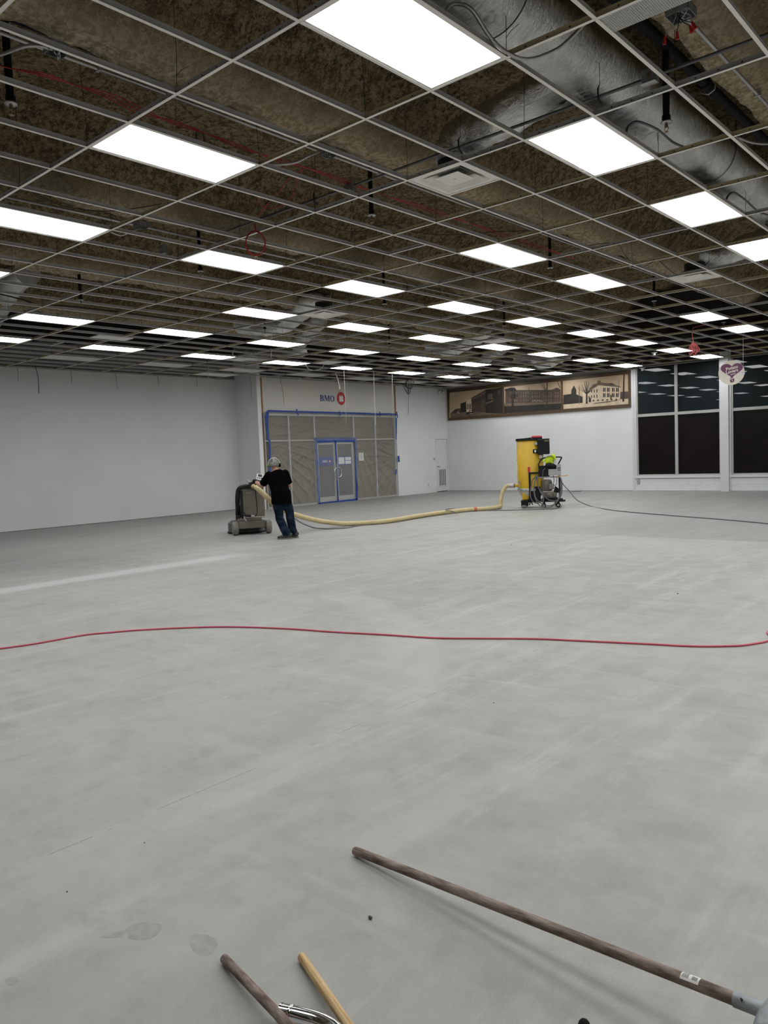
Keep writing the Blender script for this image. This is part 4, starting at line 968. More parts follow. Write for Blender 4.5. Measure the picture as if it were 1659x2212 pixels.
SP = [(3.47, -1.53, 'black sprinkler drop in front of the large foil duct', 0.026), (0.42, 3.52, 'black sprinkler drop at the upper left edge', 0.026), (3.45, 3.55, 'black sprinkler drop left of the nearest diffuser', 0.023),
      (6.42, 3.45, 'black sprinkler drop right of the second row panel at centre', 0.022), (9.45, 3.5, 'black sprinkler drop left of the two panels at the right', 0.022), (3.48, 8.6, 'sprinkler drop beside the panel under the red coil', 0.022),
      (3.2, 12.8, 'black sprinkler drop above the far left panels', 0.024), (6.45, 8.55, 'far sprinkler drop at the centre panels', 0.022), (12.45, 3.5, 'sprinkler drop nearest the dark windows', 0.022), (9.45, 8.55, 'sprinkler drop behind the third row of panels', 0.022), (6.45, 13.6, 'sprinkler drop by the sagging foil duct', 0.022), (9.45, 13.6, 'far sprinkler drop above the storefront side', 0.022)]
for i, j, lab, r_ in SP: sprinkler(i, j, lab, r=r_)
for j, r_, lab in ((-1.53, 0.043, 'thick black sprinkler pipe right of the large foil duct'), (3.5, 0.03, 'black sprinkler pipe behind the nearest pale rib'), (8.57, 0.03, 'black sprinkler pipe behind the second pale rib'), (13.6, 0.03, 'black sprinkler pipe behind the third pale rib')):
    t = thing('sprinkler_pipe', lab, 'pipe', (gx(j), 0, 4.58), 'sprinkler pipes')
    MB().cyl((0, YB+0.05, 0), (0, YR-0.05, 0), r_, 16).build('pipe', 'black_iron', t)
    for y in (4.9, 7.95, 11.0): MB().lathe([(r_+0.004, -0.03), (r_+0.012, -0.025), (r_+0.012, 0.025), (r_+0.004, 0.03)], (0, y-0.9, 0), 16, 'Y').build('coupling', 'black_iron', t)
    if r_ > 0.04: MB().tube([(0.02, 7.15, 0.35), (0.062, 7.15, 0.03), (0.05, 7.15, -0.04), (0, 7.15, -0.063), (-0.05, 7.15, -0.04), (-0.062, 7.15, 0.03), (-0.02, 7.15, 0.35)], 0.008, 6).build('hanger_ring', 'conduit_steel', t)

# conduits and junction boxes
def jbox(name, p, lab, size=0.1, wires=True, m='box_steel', rot=0.0):
    t = thing(name, lab, 'junction box', p); t.rotation_euler = (0, 0, rot)
    s_ = size/2
    MB().box((-s_, -s_, 0.055), (s_, s_, 0.06)).box((-s_, -s_, 0), (-s_+0.003, s_, 0.055)).box((s_-0.003, -s_, 0), (s_, s_, 0.055)).box((-s_, -s_, 0), (s_, -s_+0.003, 0.055)).box((-s_, s_-0.003, 0), (s_, s_, 0.055)).build('box_body', m, t)
    if wires:
        q = random.Random(hash(lab) % 1000)
        for k in range(4):
            a_ = [Vector((q.uniform(-s_, s_)*0.7, q.uniform(-s_, s_)*0.7, z)) for z in (0.05, 0.0, -0.02, 0.01, 0.05)]
            MB().tube(smooth_path(a_, 4), 0.0025, 5).build('loose_wire', 'wire_white' if k % 2 else 'wire_black', t)
    return t
for x, y0_, y1_, r_, lab in ((-5.22, -3, 17, 0.013, 'thin steel conduit along the underside of the nearest pale rib'), (-8.27, 2, 20, 0.016, 'steel conduit along the underside of the second pale rib'), (-11.33, 2, 20, 0.022, 'steel conduit along the underside of the third pale rib'), (-1.95, 1, 14, 0.014, 'steel conduit along the pale rib at the upper right')):
    t = thing('conduit', lab, 'conduit', (x, y0_, 4.325), 'conduits under the ribs')
    MB().cyl((0, 0, 0), (0, y1_-y0_, 0), r_, 10).build('pipe', 'conduit_steel', t)
    for k in range(3, int(y1_-y0_), 3): MB().bbox((-r_-0.012, k-0.012, -r_-0.004), (r_+0.012, k+0.012, r_+0.03), 0.004).build('clamp', 'conduit_steel', t)
tx = thing('conduit', 'dark conduit crossing in front of the large foil duct', 'conduit', (-4.2, 5.53, 4.075), 'conduits across the ribs')
bA = FL(745, 400, 4.075); bB = FL(1405, 168, 4.075)
MB().cyl((-7.1+4.2, 0, 0), (bA.x-0.06+4.2, 0, 0), 0.012, 10).cyl((bA.x+0.06+4.2, 0, 0), (bB.x-0.06+4.2, 0, 0), 0.012, 10).cyl((bB.x+0.06+4.2, 0, 0.005), (-1.2+4.2, 0, 0.005), 0.012, 10).build('pipe', 'dark_conduit', tx)
for u, v in ((1290, 205), (995, 318), (672, 428)):
    p = FL(u, v, 4.075)
    MB().tube([(p.x+4.2, 0.02, 0.5), (p.x+4.2, 0.01, 0.09), (p.x+4.2, -0.02, 0.05), (p.x+4.2, -0.022, -0.015), (p.x+4.2, 0.0, -0.03), (p.x+4.2+0.01, 0.022, -0.05)], [0.002, 0.002, 0.007, 0.007, 0.008, 0.006], 6).build('hook', 'wire_black', tx)
for bp_, lab in ((bA, 'grey junction box on the dark conduit left of the diffuser'), (bB, 'grey junction box on the dark conduit before the large duct')):
    t = thing('junction_box', lab, 'junction box', (bp_.x, 5.53, 4.03))
    MB().bbox((-0.055, -0.025, 0), (0.055, 0.025, 0.105), 0.004).build('box_body', 'box_steel', t)
    MB().cyl((0, -0.026, 0.06), (0, -0.0285, 0.06), 0.018, 14).build('knockout', 'brass', t)
    MB().box((-0.055, -0.06, -0.004), (0.055, 0.0, 0.0)).build('bracket', 'conduit_steel', t)
jb1 = jbox('junction_box', FL(122, 116, 4.25), 'open junction box with loose wires at the upper left', 0.12)
jb2 = jbox('junction_box', FL(712, 336, 4.24), 'open junction box left of the nearest diffuser', 0.12)
p3_ = FL(305, 492, 4.2); jbox('junction_box', p3_, 'junction box beside the leftmost large panel', 0.13, False)
p4_ = FL(352, 540, 4.1)
t = thing('junction_box', 'square grey junction box left of the panel with the red coil', 'junction box', p4_); MB().bbox((-0.055, -0.025, -0.05), (0.055, 0.025, 0.055), 0.004).build('box_body', 'box_steel', t); MB().cyl((-0.02, -0.026, 0), (-0.02, -0.0285, 0), 0.02, 14).build('knockout', 'vac_grey', t)
p5_ = FL(1471, 36, 4.27)
jb5 = jbox('junction_box', p5_, 'open junction box with red wire connectors at the upper right', 0.15)
for k, (u, v) in enumerate(((1437, 78), (1462, 68), (1490, 55), (1494, 48))):
    e = FL(u, v, 4.14)-p5_; a_ = Vector((random.uniform(-0.03, 0.03), random.uniform(-0.03, 0.03), 0.03))
    MB().tube(smooth_path([a_, a_+(e-a_)*0.4+Vector((0, 0, -0.02)), e], 5), 0.0028, 5).build('lead', 'wire_black' if k else 'wire_white', jb5)
    MB().cyl(e, e+Vector((0.01*k-0.01, 0.01, -0.045)), 0.007, 8, 0.013).build('wire_nut', 'nut_red', jb5)
def cable(name, pts, r, m, lab, cat='cable', n=8, k=6, group=None, corrugate=False):
    P = smooth_path(pts, k); L0 = P[0].copy()
    if corrugate:
        Q = smooth_path(pts, 40); rs = [r*(1.0 if i % 3 else 0.86) for i in range(len(Q))]
        mb = MB().tube([p-L0 for p in Q], rs, n)
    else: mb = MB().tube([p-L0 for p in P], r, n)
    return tag(mb.build(name, m, None, L0), lab, cat, group)
cable('flexible_conduit', pp([(958, 40, 4.045), (966, 18, 4.12), (985, 8, 4.15), (1018, 20, 4.12), (1055, 75, 4.03), (1090, 110, 3.965), (1140, 128, 3.945), (1200, 108, 3.99), (1240, 75, 4.06), (1266, 46, 4.12)]), 0.0125, 'conduit_steel', 'flexible steel conduit curling over the largest ceiling panel', 'conduit', 8, 6, None, True)
cable('flexible_conduit', pp([(1352, 288, 4.04), (1358, 272, 4.10), (1378, 263, 4.12), (1420, 280, 4.09), (1455, 308, 4.06), (1490, 319, 4.05), (1530, 306, 4.08), (1562, 288, 4.12)]), 0.010, 'dark_conduit', 'flexible conduit looping over the second panel at the right', 'conduit')
cable('flexible_conduit', pp([(1568, 440, 4.04), (1572, 424, 4.10), (1585, 416, 4.11), (1610, 432, 4.08), (1640, 458, 4.06), (1680, 470, 4.06)]), 0.010, 'dark_conduit', 'flexible conduit looping over the third panel at the right', 'conduit')
cable('flexible_conduit', pp([(1595, 297, 4.12), (1625, 308, 4.10), (1665, 310, 4.12), (1720, 295, 4.2)]), 0.010, 'conduit_steel', 'short flexible conduit at the right edge of the ceiling', 'conduit')
cable('flexible_conduit', pp([(-60, 130, 4.22), (0, 118, 4.2), (50, 101, 4.22), (85, 99, 4.25), (112, 106, 4.27)]), 0.0125, 'conduit_steel', 'flexible steel conduit running to the upper left junction box', 'conduit', 8, 6, None, True)
cable('flexible_conduit', pp([(568, 354, 4.05), (605, 355, 4.06), (640, 350, 4.10), (668, 336, 4.17), (690, 327, 4.24)]), 0.0125, 'conduit_steel', 'flexible conduit from the long left panel to a junction box', 'conduit')
cable('flexible_conduit', pp([(425, 305, 4.05), (424, 290, 4.14), (432, 280, 4.17), (440, 290, 4.14), (442, 308, 4.06)]), 0.010, 'conduit_steel', 'small conduit loop behind the long left panel', 'conduit')
cable('flexible_conduit', pp([(238, 500, 4.05), (262, 508, 4.06), (285, 498, 4.12), (300, 492, 4.2)]), 0.012, 'conduit_steel', 'flexible conduit beside the leftmost large panel', 'conduit')
# red alarm cables and their coil
for q, dz in ((0, 0), (1, 0.02), (2, -0.015)):
    s_ = q*4-4
    pts = pp([(-40, 130+s_, 4.12), (20, 147, 4.12+dz), (100, 163+s_, 4.10), (162, 184, 4.12), (230, 205+s_*1.5, 4.10+dz), (300, 238+s_*2, 4.08), (380, 266-s_, 4.1), (445, 288, 4.12), (520, 318+s_, 4.09), (600, 345-s_, 4.1), (660, 362, 4.12), (740, 390+s_, 4.1), (830, 422, 4.11), (940, 457+s_, 4.1), (1100, 512-s_, 4.11), (1250, 562, 4.12)])
    cable('alarm_cable', pts, 0.0038, 'wire_red', ['red alarm cable, uppermost strand of the long run', 'red alarm cable, middle strand of the long run', 'red alarm cable, lowest strand of the long run'][q], 'cable', 6, 4, 'red cable run')
cable('alarm_cable', pp([(660, 362, 4.12), (625, 385, 4.1), (600, 418, 4.08), (570, 450, 4.07), (558, 468, 4.06), (552, 485, 4.02)]), 0.005, 'wire_red', 'red cable branching down toward the hanging coil', 'cable', 6)
cable('alarm_cable', pp([(655, 364, 4.12), (638, 400, 4.09), (630, 425, 4.07), (612, 442, 4.06), (585, 450, 4.06), (565, 445, 4.08), (552, 420, 4.1)]), 0.004, 'wire_red', 'thin red cable loop above the hanging coil', 'cable', 6)
top = FL(550, 488, 4.0)
co = thing('cable_coil', 'red cable coil hanging below the grid in front of a panel', 'cable coil', (top.x, top.y, 3.70))
def zat(u, v): d = ray(u, v); t_ = Vector((top.x, top.y)).length/Vector((d.x, d.y)).length; return CAM_H+d.z*t_
zc_, zb2, ze = zat(545, 526), zat(545, 552), zat(547, 574)
rad = (zc_-zb2); sd = _rt
for k in range(4):
    pts = []
    for q in range(33):
        a_ = 2*math.pi*q/32; r_ = rad*(1+0.05*math.sin(k*2.1+a_)); pts.append(Vector((0, 0, zc_-3.70))+sd*(math.cos(a_)*r_*0.82)+Vector((0, 0, 1))*(math.sin(a_)*r_)+_cf*(0.012*(k-1.5)+0.01*math.sin(a_+k)))
    MB().tube(pts, 0.0038, 6, caps=False).build('loop', 'wire_red', co)
MB().tube(smooth_path([Vector((0, 0, 4.02-3.70)), sd*0.01+Vector((0, 0, 3.97-3.7)), Vector((0, 0, zc_+rad-3.70))], 4), 0.008, 6).build('tail', 'wire_red', co)
MB().tube(smooth_path([Vector((0, 0, zb2-3.70)), sd*-0.022+Vector((0, 0, ze+0.06-3.70)), Vector((0, 0, ze-3.70)), sd*0.022+Vector((0, 0, ze+0.06-3.70)), Vector((0, 0, zb2-3.70))], 6), 0.003, 5).build('wire_tie', 'conduit_steel', co)
# black cables sagging over the grid
cable('black_cable', pp([(40, 395, 4.06), (90, 425, 4.05), (140, 446, 4.04), (220, 456, 4.04), (300, 449, 4.045), (400, 432, 4.06), (430, 445, 4.05), (480, 462, 4.045), (540, 476, 4.045), (620, 448, 4.06), (640, 440, 4.06), (700, 484, 4.05), (770, 501, 4.045), (840, 484, 4.06), (900, 505, 4.05)]), 0.0045, 'wire_black', 'thin black cable sagging across the grid at the left', 'cable', 6)
cable('black_cable', pp([(860, 492, 4.05), (930, 506, 4.045), (1010, 506, 4.05), (1080, 500, 4.05), (1170, 500, 4.08), (1215, 520, 4.05), (1265, 530, 4.05), (1330, 525, 4.07), (1350, 550, 4.05), (1380, 578, 4.04), (1420, 560, 4.06)]), 0.0045, 'wire_black', 'thin black cable sagging across the grid at the right', 'cable', 6)
cable('black_cable', pp([(1420, 560, 4.06), (1455, 590, 4.03), (1480, 604, 4.02), (1505, 592, 4.05), (1530, 565, 4.1)]), 0.005, 'wire_black', 'thin black cable looping at the second diffuser', 'cable', 6)
cable('black_cable', pp([(-30, 628, 4.2), (40, 645, 4.15), (85, 658, 4.1), (140, 661, 4.1), (240, 672, 4.1), (400, 694, 4.1), (520, 714, 4.12)]), 0.012, 'wire_black', 'thick black cable across the left of the ceiling', 'cable', 6)
# egg crate strip
eg = thing('egg_crate_grille', 'cut strip of white egg crate grille at the upper right', 'grille', (gx(-2.5), gy(2.1), ZG+0.004))
ya, yb, xa, xb = gy(2)+0.014-gy(2.1), gy(2.18)-gy(2.1), gx(-2)+0.013-gx(-2.5), gx(-3)-0.013-gx(-2.5)
mb = MB(); nn = int((xb-xa)/0.0135); mm = int((yb-ya)/0.0135)
for k in range(nn+1): x_ = xa+(xb-xa)*k/nn; mb.box((x_-0.0011, ya, 0), (x_+0.0011, yb+0.003*(k % 2), 0.012))
for k in range(mm+1): y_ = ya+(yb-ya)*k/mm; mb.box((xa, y_-0.0011, 0.0002), (xb, y_+0.0011, 0.0118))
mb.build('lattice', 'panel_frame', eg)

# supply air diffusers
def sq(h, z): return [(-h, -h, z), (h, -h, z), (h, h, z), (-h, h, z)]
def diffuser(i, j, lab, dead=False):
    t = thing('air_diffuser', lab, 'air diffuser', (gx(j)-GX/2, gy(i)+GX/2, ZG), 'air diffusers')
    H_ = GX/2-0.014
    mb = MB(); R_ = sq(H_, 0.002)+sq(0.245, 0.002)+sq(0.15, 0.085)+sq(H_, 0.006)
    mb.add(R_, [(k, (k+1) % 4, 4+(k+1) % 4, 4+k) for k in range(4)]+[(4+k, 4+(k+1) % 4, 8+(k+1) % 4, 8+k) for k in range(4)]); mb.build('frame', 'diffuser_white', t)
    mb = MB().add([(0.145*math.cos(a*math.pi/12), 0.145*math.sin(a*math.pi/12), 0.084) for a in range(24)], [list(range(24))]); mb.cyl((0, 0, 0.085), (0, 0, 0.2), 0.15, 24, caps=False); mb.build('neck', 'ink', t)
    for h0, h1, z0_, z1_ in ((0.205, 0.14, 0.006, 0.055),):
        mb = MB(); mb.add(sq(h0, z0_)+sq(h1, z1_)+sq(h0-0.003, z0_+0.002)+sq(h1-0.003, z1_+0.001), [(k, (k+1) % 4, 4+(k+1) % 4, 4+k) for k in range(4)]+[(8+k, 12+k, 12+(k+1) % 4, 8+(k+1) % 4) for k in range(4)]); mb.build('cone', 'diffuser_white', t)
    mb = MB(); mb.add(sq(0.135, 0.008)+sq(0.11, 0.022)+sq(0.135, 0.011), [(3, 2, 1, 0), (4, 5, 6, 7)]+[(k, (k+1) % 4, 4+(k+1) % 4, 4+k) for k in range(4)]); mb.cyl((0, 0, 0.003), (0, 0, 0.008), 0.012, 10); mb.build('centre_plate', 'diffuser_white', t)
diffuser(3, 1, 'square white air diffuser nearest the viewer')
diffuser(8, 1, 'square white air diffuser near the right edge')
diffuser(6, 10, 'square white air diffuser left of centre by the foil duct')
diffuser(10.5, 10, 'square white air diffuser beside the curled foil duct')
p = FL(533, 777, ZG); diffuser(round((p.y-GX/2-OY0)/GY*2)/2, math.floor((OX0-p.x)/GX), 'far square white air diffuser at the left')

# dangling wires below the grid
def dangle(u0, v0, u1, v1, m, lab, r=0.004, bend=0.03, name='hanging_wire'):
    a_ = FL(u0, v0, ZG+0.03)
    lim = XL if a_.y < 14.95 else XS
    if a_.x < lim+0.05: a_ = OX(u0, v0, lim+0.05); a_.z = max(a_.z, ZG+0.02)
    h = Vector((a_.x, a_.y)).length; d = ray(u1, v1); zb_ = CAM_H+d.z*h/Vector((d.x, d.y)).length
    e = Vector((d.x, d.y, 0))*(h/Vector((d.x, d.y)).length); e.x = max(e.x, lim+0.04)
    hook = Vector((gx(round((OX0-a_.x)/GX)), a_.y, ZG+0.004)); hook.x = max(hook.x, lim+0.015)
    pts = [hook, a_, Vector((a_.x*0.6+e.x*0.4, a_.y*0.6+e.y*0.4, a_.z*0.6+zb_*0.4))+sd*bend*0.5, Vector((e.x, e.y, zb_))]
    cable(name, pts, r, m, lab, 'wire', 5, 5)
dangle(76, 789, 84, 850, 'wire_black', 'dark wire hanging in front of the left wall', 0.008, 0.06)
dangle(37, 800, 39, 823, 'wire_black', 'short dark wire stub at the far left wall', 0.004)
dangle(152, 806, 155, 830, 'wire_black', 'short dark wire hanging right of the bent dark wire', 0.004)
dangle(249, 810, 253, 840, 'wire_black', 'thin wire hanging over the middle of the left wall', 0.004)
dangle(339, 812, 343, 833, 'wire_black', 'thin wire hanging right of the middle of the left wall', 0.004)
dangle(422, 809, 426, 836, 'wire_black', 'thin wire hanging near the inner corner', 0.004)
dangle(451, 792, 448, 828, 'wire_white', 'thin pale wire hanging near the inner corner', 0.004)
dangle(540, 815, 543, 860, 'wire_black', 'thin dark wire hanging beside the wooden stud', 0.004)
dangle(606, 820, 614, 877, 'wire_black', 'thin dark wire hanging over the header wall', 0.005)
dangle(743, 797, 748, 918, 'wire_white', 'long thin white wire hanging right of the red logo', 0.003, 0.0)
dangle(806, 799, 812, 918, 'wire_white', 'long bright white rod hanging over the storefront', 0.005, 0.0)
dangle(847, 805, 849, 918, 'wire_white', 'long thin white wire hanging near the storefront right end', 0.003, 0.0)
dangle(882, 845, 881, 897, 'wire_black', 'dark wire hanging from the tangled bracket', 0.005)
dangle(587, 712, 587, 735, 'wire_white', 'white string hanging from the sagging duct', 0.006, 0.0)
dangle(586, 753, 586, 772, 'wire_white', 'white string hanging from the far low duct', 0.006, 0.0)
cable('white_cord', pp([(657, 783, 4.02), (662, 790, 3.95), (667, 797, 3.9), (680, 801, 3.88), (692, 797, 3.92), (700, 788, 4.02)]), 0.01, 'wire_white', 'white cord looping below the grid left of the red logo', 'cord')
pt = FL(725, 806, ZG); cable('white_cord', [Vector((gx(round((OX0-pt.x)/GX)), pt.y, ZG+0.02)), Vector((pt.x, pt.y, 4.0)), OX(730, 820, pt.x), OX(734, 840, pt.x)], 0.014, 'wire_white', 'thick white cord end hanging above the red logo', 'cord')
pt = FL(882, 818, ZG)
tg = thing('wire_tangle', 'black bracket with tangled wires hanging from the grid', 'wire tangle', (pt.x, pt.y, ZG-0.35))
MB().bbox((-0.12, -0.03, 0.37), (0.12, 0.03, 0.42), 0.008).build('bracket', 'wire_black', tg)
q = random.Random(4)
for k in range(8):
    a_ = q.uniform(0.05, 0.15); c_ = Vector((q.uniform(-0.08, 0.08), 0, 0)); b_ = q.uniform(-0.25, 0.1)
    MB().tube(smooth_path([c_+Vector((0, 0, 0.38)), c_+sd*a_+Vector((0, 0, 0.22)), c_+sd*(a_*0.3)+Vector((0, 0, b_)), c_-sd*a_+Vector((0, 0, 0.12)), c_*0.5+Vector((0, 0, 0.38))], 6), 0.007, 5).build('loose_wire', 'wire_black', tg)
# red cord bundle near the windows
top2 = FL(1497, 703, ZG+0.02); h2 = Vector((top2.x, top2.y)).length
def z2(v): d = ray(1497, v); return CAM_H+d.z*h2/Vector((d.x, d.y)).length
cb = thing('cord_bundle', 'orange red cord bundle hanging near the dark windows', 'cord bundle', (top2.x, top2.y, z2(768)))
zb_, zm_, zt2 = 0, z2(738)-z2(768), top2.z-z2(768)
MB().tube([Vector((gx(round((OX0-top2.x)/GX))-top2.x, 0, ZG+0.002-cb.location.z)), Vector((0, 0, zt2-0.05)), sd*-0.02+Vector((0, 0, (zt2+zm_)/2)), Vector((0, 0, zm_))], 0.007, 6).build('hanging_strand', 'cord_orange', cb)
for k in range(6):
    a_ = (k-2.5)*0.03
    MB().tube(smooth_path([Vector((0, 0, zm_)), sd*(a_*0.8-0.03)+Vector((0, 0, zm_*0.55)), sd*a_+Vector((0, 0, 0.03*(k % 3))), sd*(a_*1.1+0.05)+Vector((0, 0, zm_*0.45)), Vector((0, 0, zm_))], 6), 0.007, 6).build('loop', 'cord_orange', cb)
MB().tube([Vector((0, 0, zm_)), sd*0.08+Vector((0, 0, zm_*0.75)), sd*0.13+Vector((0, 0, zm_*0.9))], 0.006, 6).build('loose_end', 'cord_orange', cb)
# round hanging sign with purple heart
cS = OY(1580, 805, 20.0); dn = Vector((cS.x, cS.y, 0)).normalized(); su = Vector((-dn.y, dn.x, 0))*-1
RS = 0.30
si = thing('hanging_sign', 'round cream hanging sign with a purple heart reading Potato Lovers', 'sign', (cS.x, cS.y, cS.z-RS))
def S(x, y, d=0.0): return su*x+Vector((0, 0, RS+y))-dn*d
mb = MB(); e = ell(0, 0, RS*0.98, RS, 40); mb.add([S(a, b, 0.008) for a, b in e]+[S(a, b, -0.008) for a, b in e], [list(range(40)), list(range(40, 80))[::-1]]+[(k, 40+k, 40+(k+1) % 40, (k+1) % 40) for k in range(40)]); mb.build('disc', 'sign_cream', si)
hp = []
for k in range(48):
    t_ = 2*math.pi*k/48; a_ = 16*math.sin(t_)**3; b_ = 13*math.cos(t_)-5*math.cos(2*t_)-2*math.cos(3*t_)-math.cos(4*t_); hp.append((a_*0.0156, b_*0.0125+0.07))
MB().add([S(a+0.01, b, 0.0095) for a, b in hp], [list(range(48))]).build('heart', 'sign_purple', si)
MB().add([S(a, b, 0.0095) for a, b in ((-0.035, -0.165), (0.06, -0.14), (0.065, -0.215), (0.02, -0.245), (-0.03, -0.235))], [(0, 1, 2, 3, 4)]).add([S(a, b, 0.0095) for a, b in ((-0.03, -0.125), (0.04, -0.105), (0.04, -0.125), (-0.03, -0.145))], [(0, 1, 2, 3)]).build('pot_emblem', 'sign_purple', si)
MB().add([S(a, b, 0.0105) for a, b in ((0.005, -0.205), (0.03, -0.2), (0.015, -0.165))], [(0, 1, 2)]).build('pot_mark', 'sign_cream', si)
for body, size, yy_, bold in (('Potato', 0.102, 0.112, 0.0028), ('Lovers', 0.102, 0.03, 0.0028)):
    V_, F_ = text_mesh(body, size, bold); a_ = 0.19
    mb = MB(); mb.add([S(v.x*math.cos(a_)-v.y*math.sin(a_)+0.012, v.x*math.sin(a_)+v.y*math.cos(a_)+yy_, 0.011) for v in V_], F_); mb.build('lettering', 'sign_cream', si)
mb = MB()
for x_, y_, w_ in ((-0.03, 0.195, 0.11), (-0.02, -0.055, 0.11)):
    mb.add([S(x_, y_, 0.011), S(x_+w_, y_+w_*0.19, 0.011), S(x_+w_, y_+w_*0.19+0.014, 0.011), S(x_, y_+0.014, 0.011)], [(0, 1, 2, 3)])
mb.build('small_print', 'sign_cream', si)
tk = Vector((gx(round((OX0-cS.x)/GX)), cS.y, ZG+0.002))-si.location
MB().tube([S(0.02, RS*0.97), S(0.02, RS*0.97).lerp(tk, 0.5), tk], 0.003, 6).build('hanging_wire', 'wire_black', si)
def pendant(u, v, Y, lab):
    p = OY(u, v, Y); t = thing('ceiling_sensor', lab, 'sensor', (p.x, p.y, p.z-0.08))
    MB().cyl((0, 0, 0.1), (0, 0, ZG-p.z+0.1), 0.004, 6).build('rod', 'conduit_steel', t)
    MB().lathe([(0.02, 0.09), (0.075, 0.087), (0.08, 0.078), (0.035, 0.07)], (0, 0, 0), 20).build('plate', 'outlet_white', t)
    MB().lathe([(0.034, 0.072), (0.034, 0.02), (0.02, 0.008)], (0, 0, 0), 14).build('lens', 'sheet_white', t)
pendant(1387.5, 796, 22.6, 'small white sensor hanging at the left post of the window')
pendant(1605.5, 803, 19.6, 'small white sensor hanging right of the round sign')
pendant(1413, 762, 20.5, 'small white sensor just under the grid at the window')

# ================================================================== PERSON
P0 = FL(618, 1164.5)
def frame_at(p, view=True):
    f = Vector((p.x, p.y, 0)).normalized(); r = Vector((f.y, -f.x, 0))
    M = Matrix((r, f, Vector((0, 0, 1)))).transposed().to_4x4(); M.translation = p; return M
PMx = frame_at(P0)
man = thing('person', 'person in black t-shirt, jeans, beanie and ear muffs pushing the floor grinder', 'person', M=PMx)
V3 = Vector
HD = V3((-0.158, 0.31, 1.405)); NK = V3((-0.135, 0.275, 1.30))
SL, SR = V3((-0.265, 0.25, 1.215)), V3((0.045, 0.25, 1.235))
EL, ER = V3((-0.415, 0.42, 1.005)), V3((0.115, 0.38, 1.0))
HL, HR = V3((-0.54, 0.62, 1.085)), V3((-0.09, 0.62, 1.06))
PV = V3((-0.055, 0.11, 0.80))
KL, KR = V3((-0.105, 0.14, 0.42)), V3((0.095, 0.22, 0.43))
AL, AR = V3((0.005, 0.02, 0.085)), V3((0.135, 0.17, 0.085))
def limb(mb, a, b, r0, r1, bulge=0.0, n=14, m=5):
    rg = []
    for k in range(m+1):
        t = k/m; r = r0+(r1-r0)*t+bulge*math.sin(math.pi*t); rg.append((a.lerp(b, t), r, r))
    mb.loft(rg, (0.8, 0.6, 0.05), n)
def torso_rings(g=0.0):
    a = V3((-0.055, 0.10, 0.72))
    return [(V3((-0.05, 0.09, 0.74)), 0.155+g, 0.115+g), (PV, 0.16+g, 0.118+g), (V3((-0.07, 0.145, 0.92)), 0.155+g, 0.112+g), (V3((-0.09, 0.19, 1.04)), 0.165+g, 0.115+g), (V3((-0.105, 0.225, 1.14)), 0.175+g, 0.115+g), (V3((-0.112, 0.248, 1.215)), 0.165+g, 0.098+g), (V3((-0.125, 0.265, 1.27)), 0.10+g, 0.075+g), (NK, 0.062, 0.062)]
# body: head, neck, torso, arms, legs as one skin
b = MB(); b.loft(torso_rings(-0.012), (1, 0, 0), 18)
b.loft([(V3((-0.128, 0.262, 1.26)), 0.06, 0.06), (NK, 0.055, 0.055), (V3((-0.15, 0.30, 1.36)), 0.053, 0.055)], (1, 0, 0), 14)
b.ball(HD+V3((0, 0.005, 0.025)), (0.077, 0.095, 0.098), 20)                      # skull
b.ball(HD+V3((0, 0.045, -0.045)), (0.058, 0.062, 0.065), 16)                     # jaw
b.loft([(HD+V3((0, 0.095, 0.02)), 0.010, 0.012), (HD+V3((0, 0.122, -0.025)), 0.017, 0.016), (HD+V3((0, 0.095, -0.035)), 0.015, 0.012)], (1, 0, 0), 8)   # nose
for s_ in (-1, 1): b.ball(HD+V3((s_*0.08, 0.0, -0.005)), (0.014, 0.024, 0.034), 10)   # ears
for S_, E_, H_ in ((SL, EL, HL), (SR, ER, HR)):
    b.ball(S_, 0.056, 12); limb(b, S_, E_, 0.05, 0.041, 0.004); b.ball(E_, 0.042, 12); limb(b, E_, H_, 0.043, 0.030, 0.006)
for hx, K_, A_ in ((-0.085, KL, AL), (0.085, KR, AR)):
    h = PV+V3((hx, 0.0, 0.0)); limb(b, h, K_, 0.082, 0.058, 0.004); b.ball(K_, 0.058, 12); limb(b, K_, A_, 0.055, 0.038, 0.01)
body = remeshed(b, 'body', 0.011, 'skin', man, 4)
# eyes, brows and mouth on the far side
for s_ in (-1, 1):
    MB().ball(HD+V3((s_*0.03, 0.094, 0.012)), (0.012, 0.008, 0.009), 10).build('eye', 'logo_white', man)
MB().box(HD+V3((-0.024, 0.098, -0.066)), HD+V3((0.024, 0.104, -0.06))).build('mouth', 'logo_red', man)
# t-shirt
s = MB(); s.loft([(V3((-0.05, 0.085, 0.66)), 0.19, 0.162), (V3((-0.05, 0.09, 0.74)), 0.192, 0.165), (PV+V3((0, 0.0, 0.07)), 0.19, 0.158)]+torso_rings(0.018)[2:7]+[(V3((-0.132, 0.27, 1.295)), 0.073, 0.07)], (1, 0, 0), 20)
for S_, E_ in ((SL, EL), (SR, ER)):
    s.ball(S_, 0.072, 12); e = S_.lerp(E_, 0.72); limb(s, S_, e, 0.073, 0.073, 0.002); s.loft([(S_.lerp(E_, 0.6), 0.072, 0.072), (S_.lerp(E_, 0.82), 0.075, 0.075)], (0.8, 0.6, 0), 14)
remeshed(s, 't_shirt', 0.012, 'tee_black', man, 5)
